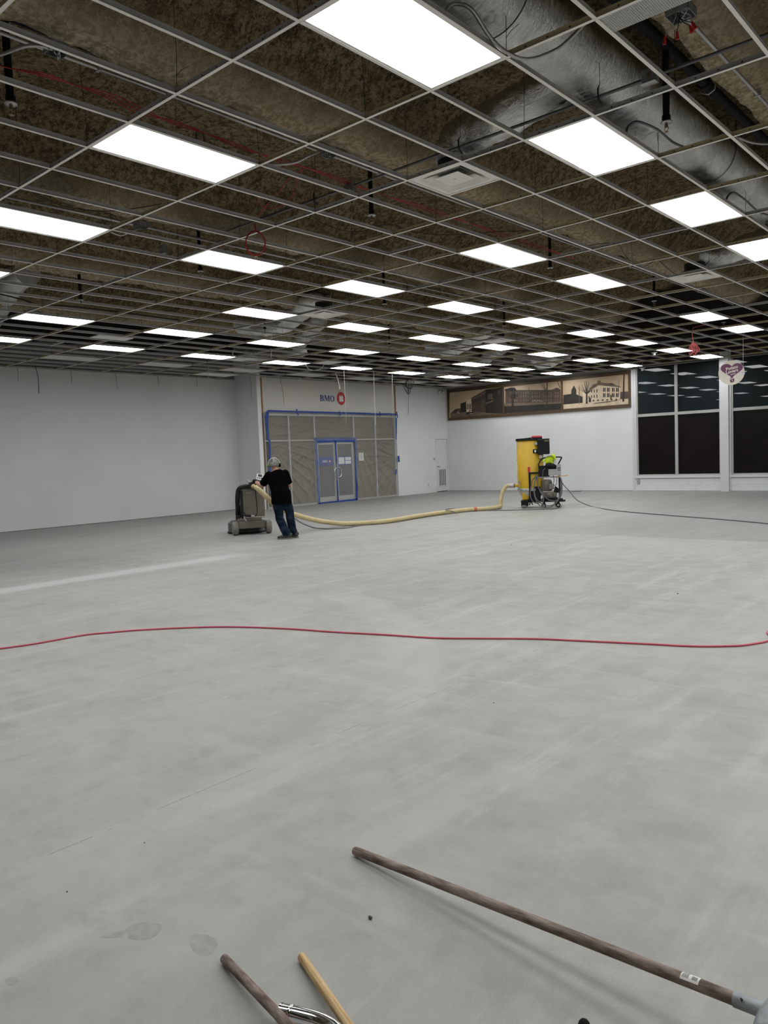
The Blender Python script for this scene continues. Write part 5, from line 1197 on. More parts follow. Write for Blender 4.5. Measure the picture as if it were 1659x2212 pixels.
# jeans with stacked hems
j = MB(); j.loft([(V3((-0.05, 0.09, 0.70)), 0.16, 0.125), (PV+V3((0, 0, 0.02)), 0.168, 0.13), (PV+V3((-0.005, 0.01, 0.08)), 0.16, 0.122)], (1, 0, 0), 20)
for hx, K_, A_ in ((-0.085, KL, AL), (0.085, KR, AR)):
    h = PV+V3((hx, 0.0, -0.02)); m1 = h.lerp(K_, 0.5)
    j.loft([(h, 0.098, 0.105), (m1+V3((0, -0.01, 0)), 0.094, 0.096), (K_+V3((0, 0, 0.05)), 0.082, 0.082), (K_+V3((0, 0, -0.04)), 0.08, 0.08), (K_.lerp(A_, 0.45), 0.080, 0.084), (K_.lerp(A_, 0.75), 0.076, 0.08), (A_+V3((0, 0, 0.06)), 0.074, 0.080), (A_+V3((0.005, -0.005, 0.035)), 0.083, 0.090), (A_+V3((0, 0, 0.015)), 0.076, 0.084), (A_+V3((0.0, 0, -0.02)), 0.083, 0.092)], (0.9, 0.4, 0), 18)
jn = remeshed(j, 'jeans', 0.012, 'denim', man, 3)
# shoes
def shoe(a, d, lab):
    d = d.normalized(); n_ = V3((-d.y, d.x, 0)); A = a; mb = MB()
    def q(t, w, h0, h1): return (t, w, h0, h1)
    secs = [(-0.075, 0.030, 0.085), (-0.05, 0.042, 0.105), (0.0, 0.044, 0.11), (0.06, 0.045, 0.085), (0.12, 0.050, 0.062), (0.165, 0.046, 0.048), (0.195, 0.028, 0.036)]
    rings = [(A+d*t+V3((0, 0, 0.018+h/2)), w, h/2) for t, w, h in secs]
    mb.loft(rings, n_, 14); o = remeshed(mb, 'shoe', 0.009, 'shoe_grey', man, 3)
    sb = MB(); pts = []
    for t, w in ((-0.078, 0.018), (-0.066, 0.032), (0.0, 0.038), (0.06, 0.041), (0.125, 0.046), (0.172, 0.038), (0.197, 0.016)): pts.append((t, w))
    ring = [A+d*t+n_*w for t, w in pts]+[A+d*t-n_*w for t, w in reversed(pts)]
    sb.prism([V3((p.x, p.y, 0.001)) for p in ring], (0, 0, 1), 0.026); sb.build('sole', 'shoe_sole', o)
    for k in range(4):
        c_ = A+d*(0.05+0.025*k)+V3((0, 0, 0.107-0.012*k)); MB().tube([c_-n_*0.028, c_+V3((0, 0, 0.006)), c_+n_*0.028], 0.004, 5).build('lace', 'logo_white', o)
shoe(V3((0.035, 0.0, 0)), V3((-0.97, 0.10, 0)), 'l'); shoe(V3((0.165, 0.155, 0)), V3((-0.85, 0.45, 0)), 'r')
# beanie
h = MB(); rings = []
ax = V3((0, -0.12, 1)).normalized(); c0 = HD+V3((0, -0.005, 0.0))
for z_, r_ in ((-0.012, 0.094), (0.0, 0.098), (0.03, 0.099), (0.06, 0.094), (0.09, 0.080), (0.113, 0.058), (0.127, 0.03), (0.131, 0.008)): rings.append((c0+ax*z_, r_*0.92, r_*1.08))
h.loft(rings, (1, 0, 0), 22); bn = h.build('beanie', 'beanie_camo', man)
MB().loft([(c0+ax*-0.02, 0.089, 0.104), (c0+ax*-0.015, 0.094, 0.109), (c0+ax*0.028, 0.095, 0.110), (c0+ax*0.034, 0.090, 0.104)], (1, 0, 0), 22).build('folded_cuff', 'beanie_camo', bn)
# ear muffs
em = MB(); pts = []
for k in range(17):
    a = math.pi*k/16; pts.append(HD+V3((math.cos(a)*0.112, -0.03*math.sin(a)-0.005, -0.005+math.sin(a)*0.136)))
eo = em.tube(pts, 0.0075, 8).build('ear_muff_band', 'muff_band', man)
for s_ in (-1, 1):
    c_ = HD+V3((s_*0.108, -0.005, -0.012))
    MB().lathe([(0.02, -0.024*s_), (0.036, -0.02*s_), (0.040, 0.0), (0.034, 0.018*s_), (0.012, 0.022*s_)], c_, 18, 'X').build('ear_cup', 'muff_green' if s_ < 0 else 'glove_black', eo)
# gloved hands closed round the grips
def hand(Hc, along, s_):
    """palm at Hc, grip axis 'along', fingers wrap the grip"""
    along = along.normalized(); f = (HL-EL).normalized() if s_ < 0 else (HR-ER).normalized(); up = along.cross(f).normalized()
    if up.z < 0: up = -up
    f = up.cross(along).normalized() if (up.cross(along)).dot(f) > 0 else -up.cross(along).normalized()
    mb = MB(); mb.loft([(Hc-f*0.03, 0.033, 0.026), (Hc, 0.036, 0.024), (Hc+f*0.03+up*0.012, 0.043, 0.018), (Hc+f*0.055+up*0.014, 0.042, 0.014)], along, 14)
    for k, ln in enumerate((0.9, 1.0, 0.96, 0.8)):
        o_ = Hc+along*((k-1.5)*0.021)+f*0.05+up*0.012
        mb.tube(smooth_path([o_, o_+f*0.028*ln+up*0.002, o_+f*0.048*ln-up*0.02, o_+f*0.036*ln-up*0.045, o_+f*0.006-up*0.05], 3), [0.0105]*12+[0.008], 8)
    t0 = Hc-along*(s_*-0.034)+f*0.005
    mb.tube(smooth_path([t0, t0+f*0.03-up*0.012-along*(s_*-0.008), t0+f*0.055-up*0.03, t0+f*0.06-up*0.045], 3), [0.0125]*9+[0.009], 8)
    return mb
GA = V3((1, 0.12, 0.0))
for Hc, s_ in ((HL, -1), (HR, 1)): hand(Hc, GA, s_).build('glove', 'glove_black', man)
MB().loft([(EL.lerp(HL, 0.84), 0.037, 0.037), (EL.lerp(HL, 0.92), 0.038, 0.038), (HL, 0.034, 0.03)], (0.3, 0.2, 1), 12).build('glove_cuff', 'glove_black', man)

# ================================================================== GRINDER
wl, wr_ = FL(509, 1156.5), FL(580.5, 1151.5)
G0 = (wl+wr_)/2; ga = (wr_-wl).normalized(); gf = Vector((-ga.y, ga.x, 0)); half = (wr_-wl).length/2
GM = Matrix((ga, gf, Vector((0, 0, 1)))).transposed().to_4x4(); GM.translation = G0; GI = GM.inverted()
gr = thing('floor_grinder', 'dusty grey walk behind concrete floor grinder on two wheels', 'floor grinder', M=GM)
def G(p): return GI @ Vector(p)
hl = GI @ (PMx @ HL); hr = GI @ (PMx @ HR)
for s_ in (-1, 1):
    w = MB().lathe([(0.045, -0.05), (0.12, -0.056), (0.136, -0.042), (0.14, 0.0), (0.136, 0.042), (0.12, 0.056), (0.045, 0.05)], (s_*half, 0, 0.14), 28, 'X').build('wheel', 'rubber_dusty', gr)
    MB().lathe([(0.01, s_*0.05), (0.045, s_*0.048), (0.06, s_*0.035), (0.06, s_*0.0)], (s_*half, 0, 0.135), 20, 'X').build('hub', 'vac_grey', w)
MB().cyl((-half, 0, 0.135), (half, 0, 0.135), 0.018, 12).build('axle', 'grinder_dark', gr)
MB().bbox((-half+0.06, -0.06, 0.125), (half-0.055, 0.22, 0.275), 0.012).bbox((-half+0.05, -0.02, 0.275), (half-0.13, 0.2, 0.33), 0.01).build('chassis', 'grinder_steel', gr)
# grinding head with skirt
MB().lathe([(0.39, 0.012), (0.395, 0.04), (0.385, 0.05), (0.385, 0.20), (0.365, 0.225), (0.34, 0.23), (0.33, 0.255), (0.10, 0.26)], (-0.03, 0.52, 0), 40).build('grinding_head', 'skirt_rubber', gr)
MB().lathe([(0.40, 0.003), (0.402, 0.03), (0.395, 0.04), (0.385, 0.02)], (-0.03, 0.52, 0), 40).build('rubber_skirt', 'rubber_black', gr)
MB().lathe([(0.17, 0.0), (0.17, 0.26), (0.15, 0.30), (0.05, 0.31)], (-0.03, 0.52, 0.261), 28).build('motor', 'grinder_dark', gr)
for k in range(7): MB().lathe([(0.171, 0.0), (0.182, 0.004), (0.182, 0.012), (0.171, 0.016)], (-0.03, 0.52, 0.29+k*0.03), 28).build('cooling_fin', 'grinder_dark', gr)
# upright cabinet
cab = MB().bbox((-0.15, 0.0, 0.335), (0.275, 0.22, 0.965), 0.012).build('cabinet', 'grinder_steel', gr)
MB().bbox((-0.12, -0.006, 0.36), (0.245, 0.004, 0.92), 0.004).build('rear_panel', 'grinder_steel', cab)
MB().bbox((-0.16, -0.012, 0.925), (0.285, 0.23, 0.975), 0.01).build('top_cover', 'grinder_steel', cab)
for k in range(3):
    MB().cyl((-0.07+k*0.04, -0.007, 0.85-0.012*(k % 2)), (-0.07+k*0.04, -0.011, 0.85-0.012*(k % 2)), 0.012, 10).build('scuffed_sticker', 'vac_grey', cab)
MB().tube(smooth_path([(0.285, 0.02, 0.34), (0.29, 0.02, 0.6), (0.285, 0.02, 0.88)], 3), 0.012, 8).tube([(-0.12, -0.01, 0.345), (0.28, -0.01, 0.345)], 0.012, 8).build('guard_bar', 'aluminium', gr)
# left side: dust pipe and frame
MB().tube(smooth_path([(-0.06, 0.40, 0.25), (-0.22, 0.30, 0.34), (-0.245, 0.16, 0.55), (-0.245, 0.10, 0.78), (-0.215, 0.06, 0.93), (-0.12, 0.0, 0.975), (0.02, -0.05, 0.985)], 6), 0.046, 12).build('dust_pipe', 'grinder_dark', gr)
MB().bbox((-0.19, 0.02, 0.30), (-0.135, 0.2, 0.90), 0.01).build('side_frame', 'grinder_dark', gr)
MB().tube(smooth_path([(-0.15, -0.03, 0.44), (-0.13, -0.09, 0.40), (-0.06, -0.10, 0.385), (-0.02, -0.10, 0.38)], 5), 0.026, 10).build('plug_holder', 'grinder_dark', gr)
MB().cyl((-0.02, -0.10, 0.38), (0.05, -0.12, 0.365), 0.028, 12).build('plug', 'vac_grey', gr)
MB().tube(smooth_path([(0.05, -0.12, 0.365), (0.10, -0.13, 0.44), (0.105, -0.10, 0.62), (0.10, -0.08, 0.82), (0.09, -0.12, 0.98)], 6), 0.008, 6).build('control_cable', 'rubber_black', gr)
MB().tube(smooth_path([(-0.13, -0.03, 0.42), (-0.15, -0.06, 0.34), (-0.11, -0.06, 0.28)], 5), 0.016, 8).build('bracket_tube', 'aluminium', gr)
for k in range(5):
    MB().bbox((-0.27+0.045*k, 0.05, 0.29+0.01*(k % 2)), (-0.24+0.045*k, 0.10, 0.345), 0.005).build('fitting', 'vac_grey' if k % 2 else 'grinder_dark', gr)
MB().bbox((-0.30, 0.03, 0.30), (-0.22, 0.16, 0.40), 0.012).build('pump_block', 'grinder_dark', gr)
# handle arms reaching back to the operator
hm = (hl+hr)/2; ax_ = (GI.to_3x3() @ (PMx.to_3x3() @ GA)).normalized()
for s_, x_ in ((-1, -0.08), (1, 0.20)):
    e = hl-ax_*0.0 if s_ < 0 else hr
    MB().tube(smooth_path([(x_, 0.1, 0.90), (x_, -0.1, 0.99), (x_*0.6+e.x*0.4, -0.35, 1.02), (e.x, e.y+0.16, e.z-0.02), (e.x, e.y+0.055, e.z-0.02)], 5), 0.017, 10).build('handle_arm', 'grinder_dark', gr)
f_ = (GI.to_3x3() @ (PMx.to_3x3() @ (HL-EL).normalized()))
gb = V3((0, 0.055, -0.02))
MB().cyl(hl+gb-ax_*0.12, hr+gb+ax_*0.12, 0.015, 12).build('handlebar', 'grinder_dark', gr)
for e in (hl, hr): MB().cyl(e+gb-ax_*0.07, e+gb+ax_*0.07, 0.019, 12).build('grip', 'rubber_black', gr)
MB().tube([hl+gb-ax_*0.10, hl+gb-ax_*0.13+V3((0, 0, 0.05)), hl+gb-ax_*0.16+V3((0, 0.02, 0.06))], 0.014, 8).build('lever', 'vac_grey', gr)
cb_ = G(AT(561, 1032, (hl_d := (PMx @ HL-Vector((0, 0, CAM_H))).dot(CF))+0.10))
Rz = Matrix.Translation(cb_) @ Matrix.Rotation(math.radians(-38), 4, 'X') @ Matrix.Rotation(math.radians(14), 4, 'Y')
cbx = MB().bbox((-0.062, -0.03, -0.075), (0.062, 0.03, 0.075), 0.01).xf(Rz).build('control_box', 'outlet_white', gr)
MB().bbox((-0.04, -0.034, 0.0), (0.04, -0.029, 0.06), 0.002).xf(Rz).build('display', 'ink', cbx)
for k in range(3): MB().cyl((-0.035+0.035*k, -0.03, -0.035), (-0.035+0.035*k, -0.042, -0.035), 0.011, 10).xf(Rz).build('button', 'ink', cbx)
MB().tube([cb_+V3((0, 0.02, -0.06)), cb_+V3((0.0, 0.10, -0.12)), V3((0.06, -0.35, 1.02))], 0.013, 8).build('control_stem', 'grinder_dark', gr)
MB().bbox(hl+V3((-0.05, 0.09, -0.05)), hl+V3((0.03, 0.19, 0.03)), 0.012).build('throttle_block', 'vac_grey', gr)

# ================================================================== VACUUM
V0 = FL(1165, 1096); VM = frame_at(V0); VI = VM.inverted()
va = thing('dust_extractor', 'tall yellow industrial dust extractor on a black wheeled frame', 'dust extractor', M=VM)
def vx(U): return 0.001458*U-1.27
def vz(V): return 2.128-0.001458*V
cx_, cy_, cr = -0.20, 0.10, 0.338
can = MB().lathe([(cr, vz(1115)), (cr, vz(275)), (cr-0.01, vz(270))], (cx_, cy_, 0), 48).build('canister', 'vac_yellow', va)
MB().lathe([(cr+0.004, vz(1160)), (cr+0.012, vz(1150)), (cr+0.012, vz(1120)), (cr+0.004, vz(1110))], (cx_, cy_, 0), 48).build('clamp_ring', 'duct_tape', va)
MB().lathe([(0.20, vz(1315)), (0.30, vz(1215)), (cr-0.01, vz(1160))], (cx_, cy_, 0), 40).build('hopper', 'clear_bag', va)
MB().bbox((vx(578), cy_-0.26, vz(1320)), (vx(705), cy_+0.10, vz(1185)), 0.03).build('collection_bin', 'vac_yellow', va)
MB().lathe([(cr+0.022, vz(275)), (cr+0.028, vz(262)), (cr+0.028, vz(250)), (0.05, vz(242))], (cx_, cy_, 0), 48).bbox((vx(860), cy_-0.36, vz(266)), (vx(1072), cy_+0.05, vz(252)), 0.006).build('lid', 'vac_black', va)
MB().tube([(vx(500), cy_-0.2, vz(245)), (vx(640), cy_-0.28, vz(243)), (vx(760), cy_-0.2, vz(232))], 0.018, 8).build('lid_strap', 'vac_black', va)
rc = MB().lathe([(0.13, vz(262)), (0.135, vz(258)), (0.135, vz(215)), (0.13, vz(208))], ((vx(765)+vx(950))/2, cy_-0.05, 0), 32).build('filter_motor', 'vac_black', va)
MB().lathe([(0.136, vz(224)), (0.136, vz(206)), (0.12, vz(194)), (0.03, vz(191))], ((vx(765)+vx(950))/2, cy_-0.05, 0), 32).build('red_cap', 'vac_red', rc)
bx = MB().bbox((vx(868), cy_-0.40, vz(525)), (vx(1072), cy_-0.02, vz(262)), 0.012).build('control_panel', 'vac_black', va)
MB().bbox((vx(985), cy_-0.405, vz(302)), (vx(1066), cy_-0.398, vz(280)), 0.002).build('maker_plate', 'brass', bx)
MB().bbox((vx(785), cy_-0.345, vz(498)), (vx(862), cy_-0.30, vz(428)), 0.008).build('switch_plate', 'vac_black', va)
MB().bbox((vx(812), cy_-0.349, vz(485)), (vx(838), cy_-0.344, vz(445)), 0.003).build('switch', 'logo_white', va)
MB().lathe([(0.04, 0.0), (0.045, -0.03), (0.03, -0.045)], (vx(842), cy_-0.31, vz(335)), 16, 'Y').build('gauge', 'duct_tape', va)
MB().bbox((vx(690), cy_-0.355, vz(832)), (vx(728), cy_-0.325, vz(735)), 0.006).build('red_latch', 'vac_red', va)
MB().bbox((vx(890), cy_-0.30, vz(590)), (vx(945), cy_-0.26, vz(535)), 0.004).build('sticker', 'sign_cream', va)
for V_ in (612, 908): MB().bbox((cx_-cr-0.02, cy_-0.02, vz(V_)-0.006), (cx_-cr+0.005, cy_+0.02, vz(V_)+0.006), 0.003).build('hinge_pin', 'brass', va)
MB().bbox((cx_-cr-0.004, cy_-0.08, vz(780)), (cx_-cr+0.02, cy_-0.03, vz(700)), 0.003).build('warning_label', 'logo_white', va)
MB().bbox((vx(525), cy_-0.29, vz(1175)), (vx(545), cy_-0.26, vz(970)), 0.004).build('toggle_clamp', 'box_steel', va)
MB().cyl((vx(440), cy_-0.02, vz(1062)), (vx(560), cy_-0.02, vz(1062)), 0.042, 20).build('inlet', 'vac_yellow', va)
# cart
fr = MB(); yf, yb_ = cy_-0.42, cy_+0.36
fr.bbox((vx(555), yf+0.10, vz(1358)), (vx(1320), yf+0.15, vz(1325)), 0.006).bbox((vx(600), yb_-0.1, vz(1358)), (vx(1290), yb_-0.05, vz(1325)), 0.006).bbox((vx(555), yf+0.15, vz(1350)), (vx(600), yb_-0.1, vz(1328)), 0.006).bbox((vx(1180), yf+0.15, vz(1350)), (vx(1225), yb_-0.1, vz(1328)), 0.006).bbox((vx(560), yf+0.1, vz(1400)), (vx(680), yf+0.3, vz(1345)), 0.01)
fr.bbox((vx(700), yf+0.05, vz(1330)), (vx(735), yf+0.09, vz(830)), 0.005).bbox((vx(700), yf+0.04, vz(855)), (vx(880), yf+0.10, vz(828)), 0.005).bbox((vx(735), yf+0.09, vz(1330)), (vx(900), yf+0.11, vz(1080)), 0.005)
fr.prism([(vx(660), yf+0.06, vz(1325)), (vx(735), yf+0.06, vz(1325)), (vx(735), yf+0.06, vz(1240))], (0, 1, 0), 0.02)
fr.bbox((vx(1210), yf+0.06, vz(1330)), (vx(1240), yf+0.10, vz(890)), 0.005)
fr.build('cart_frame', 'vac_black', va)
for a_, b_ in (((vx(760), vz(1400)), (vx(730), vz(1345))), ((vx(705), vz(1410)), (vx(715), vz(1350)))): MB().tube([(a_[0], yf+0.12, a_[1]), (b_[0], yf+0.12, b_[1])], 0.014, 8).build('foot_bolt', 'vac_black', va)
MB().tube(smooth_path([(vx(878), yf+0.02, vz(730)), (vx(880), yf+0.02, vz(690)), (vx(910), yf+0.02, vz(630)), (vx(960), yf+0.02, vz(590)), (vx(1060), yf+0.02, vz(580)), (vx(1200), yf+0.03, vz(580)), (vx(1262), yf+0.05, vz(586)), (vx(1262), yf+0.06, vz(612)), (vx(1212), yf+0.06, vz(702))], 5), 0.017, 10).build('push_handle', 'vac_black', va)
pn = MB().bbox((vx(870), yf, vz(910)), (vx(1062), yf+0.07, vz(720)), 0.008).bbox((vx(1060), yf, vz(800)), (vx(1180), yf+0.06, vz(715)), 0.008).build('black_console', 'vac_black', va)
gb_ = MB().bbox((vx(1040), yf-0.06, vz(892)), (vx(1252), yf+0.06, vz(785)), 0.008).bbox((vx(1185), yf-0.055, vz(890)), (vx(1252), yf+0.06, vz(703)), 0.006).build('grey_switch_box', 'vac_grey', va)
for k in range(4): MB().bbox((vx(1200)+0.035*(k % 2), yf-0.062, vz(778+35*(k//2))), (vx(1200)+0.035*(k % 2)+0.026, yf-0.054, vz(758+35*(k//2))), 0.002).build('breaker', 'ink', gb_)
MB().bbox((vx(880), yf+0.05, vz(935)), (vx(1240), yf+0.12, vz(908)), 0.005).build('shelf_bar', 'duct_tape', va)
MB().cyl((vx(1150), yf-0.03, vz(915)), (vx(1362), yf-0.08, vz(898)), 0.011, 10).build('wooden_peg', 'stick_new', va)
# blower
mo = MB().lathe([(0.10, -0.16), (0.125, -0.15), (0.125, 0.10), (0.11, 0.13), (0.05, 0.14)], (vx(1010), yf+0.22, vz(1060)), 28, 'Z').build('motor', 'motor_tan', va)
for k in range(16):
    a_ = 2*math.pi*k/16; MB().box((-0.004, 0.12, -0.13), (0.004, 0.135, 0.08)).xf(Matrix.Translation((vx(1010), yf+0.22, vz(1060))) @ Matrix.Rotation(a_, 4, 'Z')).build('cooling_fin', 'motor_tan', mo)
MB().bbox((vx(1045), yf+0.02, vz(1135)), (vx(1130), yf+0.12, vz(1045)), 0.012).build('terminal_box', 'motor_tan', va)
MB().lathe([(0.10, -0.07), (0.17, -0.06), (0.175, 0.05), (0.12, 0.07)], (vx(1060), yf+0.22, vz(1235)), 32, 'Z').build('blower_housing', 'motor_tan', va)
for k in range(9): MB().box((vx(950)+k*0.036, yf+0.03, vz(1282)), (vx(950)+k*0.036+0.012, yf+0.06, vz(1190))).build('cooling_fin', 'motor_tan', mo)
MB().bbox((vx(930), yf+0.08, vz(1325)), (vx(1190), yf+0.36, vz(1282)), 0.006).build('motor_mount', 'vac_black', va)
MB().prism([(vx(1120), yf+0.14, vz(1200)), (vx(1210), yf+0.14, vz(1200)), (vx(1210), yf+0.14, vz(1130)), (vx(1150), yf+0.14, vz(1080))], (0, 1, 0), 0.06).build('pipe_elbow', 'vac_black', va)
# wheels
for U_, V_, y_, r_, m_ in ((605, 1412, yf+0.16, 0.075, 'rubber_dusty'), (640, 1400, yb_-0.08, 0.07, 'rubber_dusty')):
    w = MB().lathe([(0.03, -0.025), (r_*0.9, -0.028), (r_, -0.012), (r_, 0.012), (r_*0.9, 0.028), (0.03, 0.025)], (vx(U_), y_, r_+0.001), 24, 'Y').build('wheel', m_, va)
    MB().lathe([(r_*0.5, -0.03), (r_*0.5, 0.03)], (vx(U_), y_, r_+0.001), 16, 'Y').build('hub', 'vac_grey', w)
for U_, y_, m_ in ((950, yf+0.05, 'rubber_black'), (1195, yf+0.12, 'rubber_black'), (1180, yb_-0.08, 'rubber_black')):
    cs = MB().bbox((vx(U_)-0.03, y_-0.035, 0.10), (vx(U_)+0.035, y_+0.035, 0.165), 0.008).build('caster_fork', 'vac_black', va)
    MB().lathe([(0.02, -0.02), (0.055, -0.022), (0.062, -0.01), (0.062, 0.01), (0.055, 0.022), (0.02, 0.02)], (vx(U_), y_, 0.063), 22, 'Y').build('caster_wheel', m_, va)
    MB().lathe([(0.032, -0.024), (0.032, 0.024)], (vx(U_), y_, 0.063), 14, 'Y').build('caster_hub', 'vac_grey', va)
# coiled supply cable hanging on the cart
cc = thing('coiled_cable', 'grey power cable hung in loops on the dust extractor cart', 'cable', M=VM @ Matrix.Translation((vx(880), yf-0.03, vz(905))))
O_ = V3((vx(880), yf-0.03, vz(905)))
def loop(pts, y, r=0.0135):
    MB().tube([V3((vx(U), y, vz(V)))-O_ for U, V in smooth2(pts)], r, 7).build('loop', 'cable_grey', cc)
def smooth2(p): return [(q.x, q.y) for q in smooth_path([Vector((a, b_, 0)) for a, b_ in p], 6)]
loop([(850, 880), (770, 960), (735, 1100), (725, 1230), (760, 1330), (840, 1368), (905, 1335), (915, 1285)], yf-0.05)
loop([(850, 900), (800, 1020), (795, 1150), (810, 1260), (870, 1340), (950, 1400), (1060, 1415), (1150, 1370), (1220, 1240), (1250, 1080), (1240, 940)], yf-0.075)
loop([(830, 900), (790, 1080), (800, 1250), (860, 1385), (960, 1445), (1080, 1430), (1180, 1340), (1245, 1180), (1265, 1040), (1240, 930)], yf-0.10)
loop([(860, 895), (850, 1020), (880, 1130), (940, 1210), (1000, 1290), (1080, 1330), (1160, 1330), (1225, 1280), (1262, 1150), (1250, 960)], yf-0.055)
loop([(845, 890), (860, 1060), (900, 1180), (945, 1260), (940, 1340), (930, 1390)], yf-0.085)
loop([(990, 765), (950, 810), (940, 930), (940, 1100), (945, 1250), (935, 1380)], yf-0.035, 0.008)
loop([(1120, 890), (1130, 980), (1120, 1050), (1165, 1060), (1180, 940)], yf-0.04, 0.008)
# hi-vis vest thrown over the console
ve = thing('safety_vest', 'bright yellow hi-vis vest draped over the extractor handle', 'vest', M=VM @ Matrix.Translation((vx(1060), yf, vz(720))))
def cloth(outline, y, seed, m, name, amp=0.03, bulge=0.05):
    q = random.Random(seed); pts = [(vx(U)-vx(1060), vz(V)-vz(720)) for U, V in outline]; n = len(pts)
    cxx = sum(p[0] for p in pts)/n; czz = sum(p[1] for p in pts)/n; vs = []; fs = []
    K = 6
    for r in range(K+1):
        t = r/K
        for k, (a, b_) in enumerate(pts):
            vs.append((cxx+(a-cxx)*t, y-yf-bulge*(1-t*t)+amp*math.sin(k*2.3+seed)*t+q.uniform(-amp, amp)*0.25, czz+(b_-czz)*t))
    for r in range(K):
        for k in range(n): fs.append((r*n+k, r*n+(k+1) % n, (r+1)*n+(k+1) % n, (r+1)*n+k))
    back = [(a, y-yf+0.05, b_) for a, b_ in pts]; o_ = len(vs); vs += back
    fs += [(K*n+k, K*n+(k+1) % n, o_+(k+1) % n, o_+k) for k in range(n)]+[[o_+k for k in range(n)][::-1]]
    mb = MB(); mb.add(vs, fs, 0, True); return mb.build(name, m, ve)
def dens(pts, k=3): return smooth2(pts+[pts[0]])[:-1]
cloth(dens([(985, 690), (1000, 560), (1060, 532), (1120, 548), (1165, 560), (1140, 640), (1125, 705), (1050, 690)]), yf-0.05, 2, 'vest_yellow', 'vest_body')
cloth(dens([(965, 580), (1000, 535), (1080, 522), (1160, 540), (1168, 575), (1100, 560), (1010, 560)]), yf-0.10, 5, 'vest_silver', 'reflective_band', 0.012, 0.02)
cloth(dens([(1085, 532), (1150, 530), (1168, 600), (1150, 620), (1120, 570)]), yf-0.12, 8, 'vest_yellow', 'vest_collar', 0.012, 0.02)
cloth(dens([(1140, 610), (1168, 600), (1172, 670), (1145, 680)]), yf-0.10, 9, 'vest_silver', 'reflective_strip', 0.008, 0.015)
cloth(dens([(940, 640), (985, 600), (985, 640), (960, 660)]), yf-0.06, 4, 'vest_yellow', 'vest_strap', 0.01, 0.02)
# black dust cap below the vest
MB().loft([(V3((vx(985), yf-0.06, vz(725))), 0.01, 0.02), (V3((vx(1010), yf-0.07, vz(712))), 0.05, 0.03), (V3((vx(1080), yf-0.07, vz(710))), 0.06, 0.035), (V3((vx(1150), yf-0.06, vz(735))), 0.05, 0.03)], (0, 0, 1), 12).build('rubber_flap', 'vac_black', va)

# ---- suction hose between the two machines
hose_pts = [G_ for G_ in [GM @ V3((0.04, -0.04, 0.99)), GM @ V3((0.11, -0.09, 0.955)), AT(569, 1067, 15.05), AT(588, 1085, 15.0), AT(607, 1098, 15.15), AT(627, 1108, 15.45), AT(660, 1118.5, 15.9), AT(700, 1127, 16.25)]]
hose_pts += [V3((p.x, p.y, 0.056)) for p in (FL(752, 1131, 0.056), FL(830, 1126, 0.056), FL(900, 1115, 0.056), FL(960, 1106.5, 0.056), FL(1010, 1101, 0.056), FL(1055, 1098, 0.056))]
inl = VM @ V3((vx(440), cy_-0.02, vz(1062)))
c1 = FL(1078, 1095, 0.056)
hose_pts += [c1, VM @ V3((vx(190), -0.05, vz(1400))), VM @ V3((vx(200), 0.0, vz(1300))), VM @ V3((vx(230), 0.05, vz(1180))), VM @ V3((vx(285), 0.08, vz(1085))), VM @ V3((vx(350), cy_-0.02, vz(1058))), inl]
ho = thing('suction_hose', 'thick tan ribbed suction hose from the grinder to the dust extractor', 'hose', hose_pts[0]); L0 = hose_pts[0].copy()
HP = smooth_path(hose_pts, 40)
MB().tube([p-L0 for p in HP], [0.052*(1.0 if i % 4 < 2 else 0.95) for i in range(len(HP))], 14).build('hose_wall', 'hose_tan', ho)
e0 = VM @ V3((vx(345), cy_-0.01, vz(1060)))
MB().tube([e0-L0, e0.lerp(inl, 0.35)-L0, e0.lerp(inl, 0.7)-L0, inl-L0], [0.055, 0.063, 0.058, 0.062], 14).build('taped_joint', 'duct_tape', ho)
MB().tube([inl-L0+(e0-inl)*0.25, inl-L0+(inl-e0)*0.12], 0.052, 14).build('dark_cuff', 'rubber_black', ho)
i_ = min(range(len(HP)), key=lambda k: (HP[k]-FL(1028, 1100, 0.056)).length)
MB().tube([p-L0 for p in HP[i_-3:i_+3]], 0.0545, 14).build('red_tape', 'faded_tape', ho)
# ---- floor cables
def fcable(name, pix_, r, m, lab, cat='cable', zs=None):
    pts = [FL(u, v, r) for u, v in pix_]; return cable(name, pts, r, m, lab, cat, 7, 8)
fcable('extension_cord', [(-60, 1409), (0, 1401), (45, 1395), (90, 1388), (180, 1372), (240, 1366), (300, 1361), (400, 1356), (500, 1354), (620, 1358), (720, 1365), (830, 1371), (940, 1378), (1040, 1379), (1160, 1380), (1250, 1384), (1400, 1391), (1500, 1396), (1590, 1395), (1635, 1389.5), (1659, 1384), (1690, 1370), (1690, 1358), (1662, 1362), (1664, 1372), (1720, 1380)], 0.0075, 'cord_red', 'long red extension cord lying across the whole floor', 'extension cord')
fcable('power_cable', [(622, 1105), (640, 1122), (662, 1134), (690, 1141.5), (740, 1141), (790, 1133), (830, 1128.5), (880, 1121.5), (950, 1111), (985, 1106)], 0.011, 'cable_grey', 'dark power cable on the floor behind the person', 'cable')
fcable('power_cable', [(958, 1103), (968, 1099.5), (990, 1100), (1040, 1102.5), (1100, 1102), (1150, 1100.5), (1195, 1099), (1210, 1096), (1214, 1090)], 0.011, 'cable_grey', 'dark cable on the floor in front of the dust extractor', 'cable')
pC = [VM @ V3((vx(1262), yf-0.02, vz(1010))), VM @ V3((vx(1300), yf-0.02, vz(1075))), VM @ V3((vx(1400), yf+0.0, vz(1190))), VM @ V3((vx(1510), yf-0.05, vz(1330)))]
